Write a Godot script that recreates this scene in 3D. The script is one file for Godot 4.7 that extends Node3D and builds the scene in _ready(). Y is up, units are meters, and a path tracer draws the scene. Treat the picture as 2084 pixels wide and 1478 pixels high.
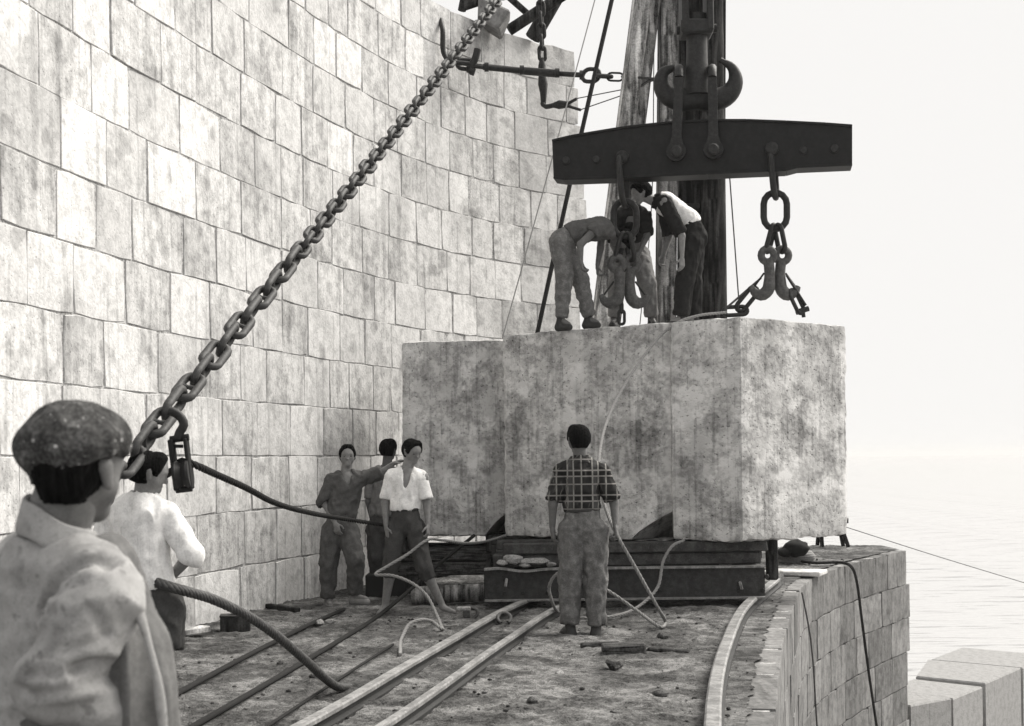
extends Node3D
# A breakwater under construction: a curved ashlar wall, a huge concrete block on a rail trolley,
# a lifting beam over it, workers, chains and ropes. Units are metres, the camera stands at the origin.

const F := 3000.0            # focal length in photo pixels
const CX := 1042.0           # principal point (the lens is shifted: horizon below the middle)
const CY := 934.0
const ROLL := 0.0122
const EYE := 1.55
var rng := RandomNumberGenerator.new()
var M := {}                  # materials
var T := {}                  # textures
var wall_path: PackedVector3Array
var edge_path: PackedVector3Array

# ---------------------------------------------------------------- pixels to places
func at(px: float, py: float, d: float) -> Vector3:
	var u := px - CX
	var v := py - CY
	return Vector3((u - ROLL * v) / F * d, EYE - (v + ROLL * u) / F * d, -d)

func on_level(px: float, py: float, y: float) -> Vector3:
	var v := (py - CY) + ROLL * (px - CX)
	return at(px, py, F * (EYE - y) / v)

func gnd(px: float, py: float) -> Vector3:
	return on_level(px, py, 0.0)

# ---------------------------------------------------------------- mesh builder
class MB:
	var v := PackedVector3Array()
	var n := PackedVector3Array()
	var col := PackedColorArray()
	var idx := PackedInt32Array()
	var tint := Color(1, 1, 1)
	var colored := false
	func vert(p: Vector3, nn := Vector3.ZERO) -> int:
		v.append(p)
		n.append(nn)
		col.append(tint)
		return v.size() - 1
	func face(pts: Array, hint: Vector3) -> void:      # flat convex polygon, outward side towards hint
		var nn: Vector3 = (pts[1] - pts[0]).cross(pts[2] - pts[0])
		if nn.length_squared() < 1e-16 and pts.size() > 3:
			nn = (pts[2] - pts[0]).cross(pts[3] - pts[0])
		nn = nn.normalized()
		var flip := nn.dot(hint) < 0.0
		if flip: nn = -nn
		var b := v.size()
		for p in pts: vert(p, nn)
		for i in range(1, pts.size() - 1):
			if flip: idx.append_array(PackedInt32Array([b, b + i, b + i + 1]))
			else: idx.append_array(PackedInt32Array([b, b + i + 1, b + i]))
	func soft(from: int, ifrom: int) -> void:           # smooth normals for what was added since
		for i in range(from, v.size()): n[i] = Vector3.ZERO
		for t in range(ifrom, idx.size(), 3):
			var a := idx[t]
			var b := idx[t + 1]
			var c := idx[t + 2]
			var nn := (v[c] - v[a]).cross(v[b] - v[a])
			n[a] += nn
			n[b] += nn
			n[c] += nn
		for i in range(from, v.size()): n[i] = n[i].normalized()
	func box(ctr: Vector3, size: Vector3, bv := 0.006, bs := Basis.IDENTITY, jig := 0.0, rg: RandomNumberGenerator = null) -> void:
		var h := size * 0.5
		var cr := {}
		for sx in [-1, 1]:
			for sy in [-1, 1]:
				for sz in [-1, 1]:
					var o := Vector3.ZERO
					if rg: o = Vector3(rg.randf_range(-jig, jig), rg.randf_range(-jig, jig), rg.randf_range(-jig, jig))
					var s := Vector3(sx, sy, sz)
					for a in 3:
						var p := Vector3(sx * (h.x - bv), sy * (h.y - bv), sz * (h.z - bv))
						p[a] = s[a] * h[a]
						cr[Vector4i(sx, sy, sz, a)] = ctr + bs * (p + o)
		for a in 3:
			var b := (a + 1) % 3
			var c := (a + 2) % 3
			for sa in [-1, 1]:
				var q := []
				for k in [[-1, -1], [1, -1], [1, 1], [-1, 1]]:
					var s := Vector3i.ZERO
					s[a] = sa
					s[b] = k[0]
					s[c] = k[1]
					q.append(cr[Vector4i(s.x, s.y, s.z, a)])
				var e := Vector3.ZERO
				e[a] = sa
				face(q, bs * e)
				for sb in [-1, 1]:                       # edges between faces a and b, along c
					var q2 := []
					for k in [[a, -1], [a, 1], [b, 1], [b, -1]]:
						var s := Vector3i.ZERO
						s[a] = sa
						s[b] = sb
						s[c] = k[1]
						q2.append(cr[Vector4i(s.x, s.y, s.z, k[0])])
					var e2 := Vector3.ZERO
					e2[a] = sa
					e2[b] = sb
					face(q2, bs * e2)
		for sx in [-1, 1]:
			for sy in [-1, 1]:
				for sz in [-1, 1]:
					face([cr[Vector4i(sx, sy, sz, 0)], cr[Vector4i(sx, sy, sz, 1)], cr[Vector4i(sx, sy, sz, 2)]], bs * Vector3(sx, sy, sz))
	func beam(a: Vector3, b: Vector3, w: float, h: float, bv := 0.006, up := Vector3.UP) -> void:
		var z := (b - a).normalized()
		var x := up.cross(z).normalized()
		if x.length() < 0.1: x = Vector3.RIGHT
		var y := z.cross(x)
		box((a + b) * 0.5, Vector3(w, h, a.distance_to(b)), bv, Basis(x, y, z))
	func tube(p: PackedVector3Array, r, sides := 8, closed := false, cap := true, squash := 1.0, sq_axis := Vector3.ZERO) -> void:
		var from := v.size()
		var ifrom := idx.size()
		var m := p.size()
		var tg := (p[1] - p[0]).normalized()
		var u := tg.cross(Vector3.UP if absf(tg.y) < 0.9 else Vector3.RIGHT).normalized()
		for i in m:
			var nx := p[(i + 1) % m] if closed else p[mini(i + 1, m - 1)]
			var pv := p[(i - 1 + m) % m] if closed else p[maxi(i - 1, 0)]
			var t := (nx - pv).normalized()
			u = (u - t * u.dot(t)).normalized()
			var w := t.cross(u)
			var rr: float = r[i] if not (r is float) else r
			for k in sides:
				var an := TAU * k / sides
				var off := (u * cos(an) + w * sin(an)) * rr
				if squash != 1.0: off -= sq_axis * off.dot(sq_axis) * (1.0 - squash)
				vert(p[i] + off)
		var rows := m if closed else m - 1
		for i in rows:
			var a := from + i * sides
			var b := from + ((i + 1) % m) * sides
			for k in sides:
				var k2 := (k + 1) % sides
				idx.append_array(PackedInt32Array([a + k, b + k, a + k2, a + k2, b + k, b + k2]))
		soft(from, ifrom)
		if cap and not closed:
			for e in [0, m - 1]:
				var tt := (p[0] - p[1]) if e == 0 else (p[m - 1] - p[m - 2])
				var q := []
				for k in sides: q.append(v[from + e * sides + k])
				face(q, tt)
	func lathe(prof: Array, sides: int, x: Transform3D) -> void:   # prof of Vector2(radius, height)
		for i in prof.size() - 1:
			var a: Vector2 = prof[i]
			var b: Vector2 = prof[i + 1]
			var from := v.size()
			var d := b - a
			var nn2 := Vector2(d.y, -d.x).normalized()
			for q in [a, b]:
				for k in sides:
					var an := TAU * k / sides
					vert(x * Vector3(q.x * cos(an), q.y, q.x * sin(an)), (x.basis * Vector3(nn2.x * cos(an), nn2.y, nn2.x * sin(an))).normalized())
			for k in sides:
				var k2 := (k + 1) % sides
				idx.append_array(PackedInt32Array([from + k, from + k2, from + sides + k, from + k2, from + sides + k2, from + sides + k]))
	func prism(poly: PackedVector2Array, z0: float, z1: float, x: Transform3D) -> void:
		var tr := Geometry2D.triangulate_polygon(poly)
		for z in [z0, z1]:
			for t in range(0, tr.size(), 3):
				var q := []
				for k in 3: q.append(x * Vector3(poly[tr[t + k]].x, poly[tr[t + k]].y, z))
				face(q, x.basis * Vector3(0, 0, 1 if z == maxf(z0, z1) else -1))
		var cw := Geometry2D.is_polygon_clockwise(poly)
		for i in poly.size():
			var a := poly[i]
			var b := poly[(i + 1) % poly.size()]
			var e := b - a
			var o := Vector2(e.y, -e.x) * (-1.0 if cw else 1.0)
			face([x * Vector3(a.x, a.y, z0), x * Vector3(b.x, b.y, z0), x * Vector3(b.x, b.y, z1), x * Vector3(a.x, a.y, z1)], x.basis * Vector3(o.x, o.y, 0))
	func ball(ctr: Vector3, r: Vector3, rings := 8, sides := 12, bs := Basis.IDENTITY, rough := 0.0, nz: FastNoiseLite = null) -> void:
		var from := v.size()
		var ifrom := idx.size()
		for i in rings + 1:
			var th := PI * i / rings
			for k in sides:
				var an := TAU * k / sides
				var d := Vector3(sin(th) * cos(an), cos(th), sin(th) * sin(an))
				var s := 1.0
				if nz: s += rough * nz.get_noise_3dv(d * 1.3 + ctr * 7.0)
				vert(ctr + bs * (d * r * s))
		for i in rings:
			for k in sides:
				var a := from + i * sides + k
				var b := from + i * sides + (k + 1) % sides
				idx.append_array(PackedInt32Array([a, b, a + sides, b, b + sides, a + sides]))
		soft(from, ifrom)
	func mesh(org := Vector3.ZERO) -> ArrayMesh:
		var a := []
		a.resize(Mesh.ARRAY_MAX)
		var vv := v
		if org != Vector3.ZERO:
			vv = PackedVector3Array()
			vv.resize(v.size())
			for i in v.size(): vv[i] = v[i] - org
		a[Mesh.ARRAY_VERTEX] = vv
		a[Mesh.ARRAY_NORMAL] = n
		if colored: a[Mesh.ARRAY_COLOR] = col
		a[Mesh.ARRAY_INDEX] = idx
		var m := ArrayMesh.new()
		m.add_surface_from_arrays(Mesh.PRIMITIVE_TRIANGLES, a)
		return m

# ---------------------------------------------------------------- nodes
var taken := {}
func numbered(called: String) -> String:
	if not taken.has(called):
		taken[called] = 0
		return called
	taken[called] += 1
	return "%s_%03d" % [called, taken[called]]

func tag(o: Node, label: String, category: String, group := "", kind := "") -> void:
	o.set_meta("label", label)
	o.set_meta("category", category)
	if group: o.set_meta("group", group)
	if kind: o.set_meta("kind", kind)

func thing(called: String, label: String, category: String, base := Vector3.ZERO, group := "") -> Node3D:
	var o := Node3D.new()
	o.name = numbered(called)
	add_child(o)
	o.position = base
	tag(o, label, category, group)
	return o

func org_of(p: Node) -> Vector3:
	var o := Vector3.ZERO
	while p != self and p is Node3D:
		o += p.position
		p = p.get_parent()
	return o

func part(parent: Node, called: String, mb: MB, m: Material) -> MeshInstance3D:
	var o := MeshInstance3D.new()
	o.mesh = mb.mesh(org_of(parent))
	o.material_override = m
	o.name = called
	parent.add_child(o, true)
	return o

func shared(parent: Node, called: String, mesh: Mesh, m: Material, x: Transform3D) -> MeshInstance3D:
	var o := MeshInstance3D.new()
	o.mesh = mesh
	o.material_override = m
	o.name = called
	o.transform = x
	parent.add_child(o, true)
	return o

func single(called: String, label: String, category: String, mb: MB, m: Material, base: Vector3, group := "") -> MeshInstance3D:
	var o := MeshInstance3D.new()
	o.mesh = mb.mesh(base)
	o.material_override = m
	o.name = numbered(called)
	add_child(o)
	o.position = base
	tag(o, label, category, group)
	return o

func struct(called: String, label: String, category: String, mb: MB, m: Material) -> MeshInstance3D:
	var o := single(called, label, category, mb, m, Vector3.ZERO)
	o.set_meta("kind", "structure")
	return o

# ---------------------------------------------------------------- curves
func smooth_path(pts: Array, step := 0.05) -> PackedVector3Array:
	var fine := PackedVector3Array()
	for i in pts.size() - 1:
		var a: Vector3 = pts[i]
		var b: Vector3 = pts[i + 1]
		var pa: Vector3 = pts[i - 1] if i > 0 else a * 2.0 - b
		var pb: Vector3 = pts[i + 2] if i + 2 < pts.size() else b * 2.0 - a
		var la := sqrt(maxf(a.distance_to(pa), 1e-4))
		var lb := sqrt(maxf(a.distance_to(b), 1e-4))
		var lc := sqrt(maxf(b.distance_to(pb), 1e-4))
		var m1 := ((a - pa) / la - (b - pa) / (la + lb) + (b - a) / lb) * lb
		var m2 := ((b - a) / lb - (pb - a) / (lb + lc) + (pb - b) / lc) * lb
		for k in 24:
			var t := k / 24.0
			var t2 := t * t
			var t3 := t2 * t
			fine.append((2 * t3 - 3 * t2 + 1) * a + (t3 - 2 * t2 + t) * m1 + (-2 * t3 + 3 * t2) * b + (t3 - t2) * m2)
	fine.append(pts[-1])
	return resample(fine, step)

func resample(p: PackedVector3Array, step: float) -> PackedVector3Array:
	var total := 0.0
	for i in p.size() - 1: total += p[i].distance_to(p[i + 1])
	var cnt := maxi(2, int(round(total / step)))
	var st := total / cnt
	var out := PackedVector3Array([p[0]])
	var acc := 0.0
	var want := st
	for i in p.size() - 1:
		var l := p[i].distance_to(p[i + 1])
		while want <= acc + l + 1e-6 and out.size() < cnt:
			out.append(p[i].lerp(p[i + 1], (want - acc) / maxf(l, 1e-6)))
			want += st
		acc += l
	out.append(p[p.size() - 1])
	return out

func path_len(p: PackedVector3Array) -> float:
	var t := 0.0
	for i in p.size() - 1: t += p[i].distance_to(p[i + 1])
	return t

func path_at(p: PackedVector3Array, s: float) -> Vector3:       # evenly sampled path
	var st := p[0].distance_to(p[1])
	var f := s / st
	if f <= 0: return p[0] + (p[0] - p[1]).normalized() * -s
	var m := p.size() - 1
	if f >= m: return p[m] + (p[m] - p[m - 1]).normalized() * (s - m * st)
	var i := int(f)
	return p[i].lerp(p[i + 1], f - i)

func path_x(p: PackedVector3Array, d: float) -> float:           # x of a plan curve at distance d
	for i in p.size() - 1:
		if -p[i].z <= d and -p[i + 1].z >= d:
			return lerpf(p[i].x, p[i + 1].x, (d + p[i].z) / maxf(1e-5, -p[i + 1].z + p[i].z))
	return p[0].x if d < -p[0].z else p[p.size() - 1].x

func plan(pts: Array) -> PackedVector3Array:                     # pairs of (x, distance)
	var q := []
	for a in pts: q.append(Vector3(a[0], 0, -a[1]))
	return smooth_path(q, 0.05)

# ---------------------------------------------------------------- textures and materials
func noise(freq: float, seed_: int, kind := FastNoiseLite.TYPE_SIMPLEX_SMOOTH, oct := 4) -> FastNoiseLite:
	var z := FastNoiseLite.new()
	z.noise_type = kind
	z.seed = seed_
	z.frequency = freq
	z.fractal_octaves = oct
	if oct <= 1: z.fractal_type = FastNoiseLite.FRACTAL_NONE
	return z

func layer(size: int, freq: float, seed_: int, oct := 4, sx := 1.0, sy := 1.0, kind := FastNoiseLite.TYPE_SIMPLEX_SMOOTH) -> PackedByteArray:
	var z := noise(freq, seed_, kind, oct)
	var im := z.get_seamless_image(maxi(16, int(size * sx)), maxi(16, int(size * sy)))
	im.convert(Image.FORMAT_L8)
	im.resize(size, size, Image.INTERPOLATE_CUBIC)
	return im.get_data()

# each layer: [bytes, weight, low, high]  a smoothstep window low..high is taken of the noise first
func blend(size: int, base: float, layers: Array, lo := 0.02, hi := 1.0) -> Image:
	var acc := PackedFloat32Array()
	acc.resize(size * size)
	acc.fill(base)
	for l in layers:
		var b: PackedByteArray = l[0]
		var lut := PackedFloat32Array()
		for i in 256: lut.append((smoothstep(l[2], l[3], i / 255.0) if l[3] > l[2] else 1.0 - smoothstep(l[3], l[2], i / 255.0)) * l[1])
		for i in size * size: acc[i] += lut[b[i]]
	var out := PackedByteArray()
	out.resize(size * size * 3)
	var j := 0
	for i in size * size:
		var q := int(clampf(acc[i], lo, hi) * 255.0)
		out[j] = q
		out[j + 1] = q
		out[j + 2] = q
		j += 3
	return Image.create_from_data(size, size, false, Image.FORMAT_RGB8, out)

func tex(im: Image) -> ImageTexture:
	im.generate_mipmaps()
	return ImageTexture.create_from_image(im)

func grey(l: float, warm := 1.0) -> Color:       # linear grey with the faint warmth of the print
	return Color(l, l * (1.0 - 0.010 * warm), l * (1.0 - 0.024 * warm)).linear_to_srgb()

func mat(called: String, l: float, rough: float, t: Texture2D = null, scale := 1.0, h: Texture2D = null, hs := 0.5, world := false, metal := 0.0) -> StandardMaterial3D:
	var m := StandardMaterial3D.new()
	m.resource_name = called
	m.albedo_color = grey(l)
	m.roughness = rough
	m.metallic = metal
	m.metallic_specular = 0.2 if rough > 0.8 else 0.36
	if t:
		m.albedo_texture = t
		m.uv1_triplanar = true
		m.uv1_world_triplanar = world
		m.uv1_scale = Vector3.ONE * scale
		m.uv1_triplanar_sharpness = 24.0 if world else 4.0
	if h:
		m.heightmap_enabled = true
		m.heightmap_texture = h
		m.heightmap_scale = hs
		m.uv1_triplanar = true
		m.uv1_world_triplanar = world
		m.uv1_scale = Vector3.ONE * scale
	M[called] = m
	return m

func coarse(m: StandardMaterial3D, t: Texture2D, scale: float) -> void:      # a second, larger pattern multiplied over the first
	m.detail_enabled = true
	m.detail_blend_mode = BaseMaterial3D.BLEND_MODE_MUL
	m.detail_albedo = t
	m.detail_uv_layer = BaseMaterial3D.DETAIL_UV_2
	m.uv2_triplanar = true
	m.uv2_world_triplanar = true
	m.uv2_triplanar_sharpness = 24.0
	m.uv2_scale = Vector3.ONE * scale

func variant(of: String, called: String, l: float, off := Vector3.ZERO) -> StandardMaterial3D:
	var m: StandardMaterial3D = M[of].duplicate()
	m.albedo_color = grey(l)
	m.uv1_offset = off
	m.resource_name = called
	M[called] = m
	return m

func make_materials() -> void:
	var S := 768
	var fine := layer(S, 0.06, 1, 4)
	var mid := layer(S, 0.016, 2, 4)
	var big := layer(S, 0.006, 3, 4)
	var streak := layer(S, 0.02, 4, 4, 1.0, 0.09)
	var streak2 := layer(S, 0.011, 5, 3, 1.0, 0.12)
	var speck := layer(S, 0.09, 6, 2)
	var grainx := layer(S, 0.05, 7, 4, 0.06, 1.0)
	var cell := layer(S, 0.03, 8, 2, 1, 1, FastNoiseLite.TYPE_CELLULAR)
	var grit := layer(S, 0.22, 9, 2)
	var dots := layer(S, 0.035, 10, 1)
	var thin := layer(S, 0.05, 12, 3, 1.0, 0.05)
	var boards := PackedByteArray()          # faint marks of the formwork boards, one every 19 cm or so
	boards.resize(S * S)
	for x in S:
		var bi := int(x / 48.0)
		var lv := int(110 + 80.0 * fposmod(sin(bi * 12.9898) * 43758.5, 1.0))
		if x % 48 < 2: lv = 20
		for y in S: boards[y * S + x] = lv
	# weathered concrete ashlar: patches, rain streaks, pits
	T.ashlar = tex(blend(S, 0.90, [[mid, 0.04, 0.3, 0.75], [fine, 0.06, 0.3, 0.7], [thin, -0.07, 0.58, 0.75], [streak, -0.05, 0.55, 0.78], [big, -0.05, 0.5, 0.75], [speck, -0.24, 0.76, 0.9], [mid, -0.06, 0.5, 0.3], [grit, -0.06, 0.4, 0.2]]))
	T.clean = tex(blend(S, 0.93, [[mid, 0.03, 0.3, 0.75], [fine, 0.05, 0.3, 0.7], [thin, -0.05, 0.6, 0.8], [speck, -0.16, 0.78, 0.92], [mid, -0.04, 0.5, 0.25], [grit, -0.05, 0.4, 0.2]]))
	T.block = tex(blend(S, 0.80, [[mid, 0.12, 0.4, 0.64], [fine, 0.10, 0.4, 0.65], [thin, -0.11, 0.55, 0.74], [streak2, 0.08, 0.5, 0.7], [big, -0.14, 0.5, 0.66], [speck, -0.30, 0.76, 0.86], [grit, -0.10, 0.4, 0.2], [boards, 0.08, 0.1, 0.8]]))
	T.grime = tex(blend(S, 0.97, [[big, -0.08, 0.54, 0.74], [thin, -0.09, 0.62, 0.78], [mid, -0.12, 0.68, 0.80], [fine, -0.05, 0.55, 0.75]]))
	T.pits = tex(blend(S, 0.7, [[fine, 0.25, 0.2, 0.8], [speck, -0.45, 0.7, 0.9], [mid, 0.2, 0.2, 0.8]]))
	T.dirt = tex(blend(S, 0.46, [[grit, 0.16, 0.45, 0.75], [grit, -0.16, 0.4, 0.2], [big, 0.18, 0.3, 0.75], [mid, 0.16, 0.3, 0.75], [fine, 0.16, 0.3, 0.75], [speck, -0.18, 0.66, 0.85], [cell, 0.10, 0.2, 0.8]]))
	T.wood = tex(blend(S, 0.62, [[streak, -0.34, 0.35, 0.8], [streak2, 0.25, 0.4, 0.8], [fine, 0.10, 0.3, 0.7], [mid, -0.10, 0.4, 0.8]]))
	T.woodx = tex(blend(S, 0.62, [[grainx, -0.36, 0.35, 0.8], [fine, 0.10, 0.3, 0.7], [mid, -0.16, 0.4, 0.8]]))
	T.rust = tex(blend(S, 0.66, [[dots, 0.16, 0.8, 0.9], [big, 0.16, 0.3, 0.75], [mid, 0.10, 0.3, 0.75], [fine, 0.10, 0.35, 0.75], [speck, -0.16, 0.72, 0.9]]))
	T.cloth = tex(blend(S, 0.80, [[mid, 0.05, 0.3, 0.75], [big, -0.07, 0.45, 0.8], [fine, 0.06, 0.3, 0.7], [grit, 0.06, 0.4, 0.7]]))
	T.stain = tex(blend(S, 0.84, [[mid, 0.10, 0.3, 0.75], [big, -0.42, 0.56, 0.78], [fine, -0.14, 0.55, 0.8]]))
	T.worn = tex(blend(S, 0.66, [[mid, 0.10, 0.4, 0.8], [big, 0.10, 0.4, 0.75], [fine, 0.08, 0.3, 0.7]]))
	T.mix = tex(blend(S, 0.86, [[big, 0.10, 0.4, 0.62], [mid, 0.05, 0.4, 0.6], [streak2, -0.06, 0.6, 0.75]]))
	T.worn2 = tex(blend(S, 0.72, [[big, 0.26, 0.35, 0.7], [mid, 0.12, 0.35, 0.7]]))
	T.coat = tex(blend(S, 0.84, [[mid, 0.04, 0.3, 0.75], [big, -0.12, 0.58, 0.82], [mid, -0.22, 0.74, 0.88], [fine, -0.07, 0.5, 0.8], [grit, 0.06, 0.4, 0.7]]))
	T.spots = tex(blend(S, 0.25, [[mid, 0.14, 0.4, 0.8], [fine, 0.12, 0.35, 0.7], [dots, 0.45, 0.91, 0.95], [speck, 0.14, 0.8, 0.88], [big, 0.06, 0.4, 0.8]]))
	mat("ashlar", 0.60, 0.95, T.ashlar, 0.42, T.pits, 0.6, true)
	coarse(M.ashlar, T.grime, 0.13)
	for i in 12:
		variant("ashlar", "ashlar%d" % i, [0.68, 0.72, 0.63, 0.70, 0.75, 0.66, 0.60, 0.71, 0.73, 0.64, 0.69, 0.62][i], Vector3(i * 0.37, i * 0.21, i * 0.53))
		if i % 2 == 0: M["ashlar%d" % i].albedo_texture = T.clean
	mat("mortar", 0.42, 1.0, T.pits, 0.6, T.pits, 0.8, true)
	for i in 5: variant("ashlar", "quay%d" % i, [0.21, 0.25, 0.18, 0.23, 0.27][i], Vector3(i * 0.41, i * 0.17, i * 0.63))
	mat("footing", 0.29, 0.95, T.clean, 0.5, T.pits, 0.6, true)
	mat("cast", 0.62, 0.95, T.block, 0.33, T.pits, 1.2, true)
	coarse(M.cast, T.mix, 0.24)
	mat("dirt", 0.23, 1.0, T.dirt, 0.42, T.dirt, 0.8, true)
	coarse(M.dirt, T.worn2, 0.16)
	mat("clod", 0.16, 1.0, T.dirt, 1.5, T.dirt, 1.0)
	mat("pale_stone", 0.30, 0.95, T.pits, 1.5, T.pits, 0.6)
	mat("timber", 0.42, 0.9, T.wood, 0.9, T.wood, 0.4)
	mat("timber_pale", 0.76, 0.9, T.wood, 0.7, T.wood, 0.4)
	mat("timber_dark", 0.07, 0.85, T.wood, 0.9, T.wood, 0.4)
	mat("timber_across", 0.22, 0.9, T.woodx, 0.9, T.woodx, 0.4)
	mat("steel", 0.011, 0.6, T.rust, 1.4, T.rust, 0.15)
	mat("channel", 0.045, 0.6, T.rust, 1.4, T.rust, 0.15)
	mat("flange", 0.28, 0.5, T.rust, 1.4, T.rust, 0.15)
	mat("bolster", 0.075, 0.85, T.rust, 1.0, T.rust, 0.3)
	mat("iron", 0.027, 0.55, T.rust, 2.5, T.rust, 0.2)
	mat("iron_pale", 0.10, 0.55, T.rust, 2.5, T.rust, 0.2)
	mat("chain", 0.06, 0.58, T.rust, 3.0, T.rust, 0.2)
	mat("rail", 0.30, 0.5, T.rust, 0.8, T.rust, 0.15, true)
	mat("rope", 0.30, 0.95, T.cloth, 4.0)
	mat("rope_dark", 0.03, 0.9, T.cloth, 4.0)
	mat("wire", 0.07, 0.6, T.rust, 4.0)
	mat("line", 0.30, 0.9)
	mat("tar", 0.02, 0.85)
	mat("skin", 0.26, 0.6, T.cloth, 2.0)
	mat("skin_dark", 0.15, 0.6, T.cloth, 2.0)
	mat("hair", 0.012, 0.9, T.wood, 6.0, T.wood, 0.6)
	mat("eye", 0.02, 0.3)
	mat("white_cloth", 0.80, 0.95, T.clean, 1.2)
	mat("vest_cloth", 0.82, 0.95, T.clean, 1.2)
	mat("dark_cloth", 0.075, 0.95, T.cloth, 1.2)
	mat("black_cloth", 0.03, 0.95, T.cloth, 1.2)
	mat("grey_cloth", 0.12, 0.95, T.cloth, 1.2)
	mat("worn_cloth", 0.24, 0.95, T.worn, 1.3)
	mat("mid_cloth", 0.22, 0.95, T.cloth, 1.1)
	mat("coat_cloth", 0.37, 0.95, T.coat, 0.9, T.cloth, 0.15)
	M.coat_cloth.uv1_offset = Vector3(0.3, 0.15, 0.3)
	mat("coat_shaded", 0.17, 0.95, T.cloth, 0.9)  # darker copy of the jacket cloth, with shade put into its colour
	mat("trouser_dark", 0.075, 0.95, T.stain, 1.0)
	mat("shoe", 0.045, 0.7, T.cloth, 2.0)
	mat("shoe_pale", 0.30, 0.8, T.cloth, 2.0)
	mat("beret", 0.50, 1.0, T.spots, 1.5, T.cloth, 0.3)
	# plaid shirt print: pale double lines on a dark checked weave
	var P := 256
	var im := Image.create(P, P, false, Image.FORMAT_RGB8)
	im.fill(Color(0.22, 0.22, 0.215))
	for r in [[0, 0, 96, 0.16], [110, 0, 40, 0.27], [170, 0, 60, 0.18]]:
		im.fill_rect(Rect2i(r[0], 0, r[2], P), Color(r[3], r[3], r[3]))
	for y in [[0, 70, 0.035], [120, 40, -0.03], [180, 60, 0.03]]:
		for yy in y[1]:
			for xx in P:
				var c := im.get_pixel(xx, y[0] + yy)
				var g: float = clampf(c.r + y[2], 0, 1)
				im.set_pixel(xx, y[0] + yy, Color(g, g, g))
	for k in [100, 160, 242]:
		im.fill_rect(Rect2i(k, 0, 15, P), Color(0.56, 0.555, 0.545))
		im.fill_rect(Rect2i(0, k, P, 15), Color(0.53, 0.525, 0.515))
	T.plaid = tex(im)
	mat("plaid", 0.75, 0.95, T.plaid, 4.6)

# ---------------------------------------------------------------- camera, sky, sun
func make_view() -> void:
	var cam := Camera3D.new()
	cam.name = "camera"
	cam.projection = Camera3D.PROJECTION_FRUSTUM
	cam.near = 0.1
	cam.far = 9000.0
	cam.size = 0.1 * 1478.0 / F
	cam.frustum_offset = Vector2(0.0, 0.1 * (CY - 739.0) / F)
	cam.position = Vector3(0, EYE, 0)
	cam.rotation = Vector3(0, 0, -ROLL)
	add_child(cam)
	cam.current = true
	var sky_m := ProceduralSkyMaterial.new()
	sky_m.sky_top_color = Color(0.792, 0.787, 0.781)
	sky_m.sky_horizon_color = Color(0.792, 0.787, 0.780)
	sky_m.sky_curve = 0.2
	sky_m.ground_bottom_color = Color(0.792, 0.787, 0.780)
	sky_m.ground_horizon_color = Color(0.792, 0.787, 0.780)
	sky_m.sky_energy_multiplier = 1.0
	sky_m.sun_angle_max = 0.0
	var sky := Sky.new()
	sky.sky_material = sky_m
	var e := Environment.new()
	e.background_mode = Environment.BG_SKY
	e.sky = sky
	e.tonemap_mode = Environment.TONE_MAPPER_LINEAR
	e.tonemap_exposure = 1.6
	e.sdfgi_enabled = true
	e.ssao_enabled = true
	e.ssil_enabled = true
	e.fog_enabled = true
	e.fog_density = 0.0004
	e.fog_light_color = Color(0.95, 0.947, 0.942)
	var we := WorldEnvironment.new()
	we.name = "sky_and_air"
	we.environment = e
	var lens := CameraAttributesPhysical.new()      # a 52 mm lens at f/5.6, focused on the block
	lens.frustum_focal_length = 52.0
	lens.frustum_focus_distance = 14.5
	lens.exposure_aperture = 5.6
	we.camera_attributes = lens
	add_child(we)
	var sun := DirectionalLight3D.new()
	sun.name = "hazy_sun"
	sun.light_energy = 1.2
	sun.light_angular_distance = 40.0
	sun.light_color = Color(1.0, 0.985, 0.96)
	sun.shadow_enabled = true
	add_child(sun)
	var to_sun := Vector3(0.85, 1.05, -0.48).normalized()
	sun.look_at_from_position(to_sun * 50.0, Vector3.ZERO)

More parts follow.
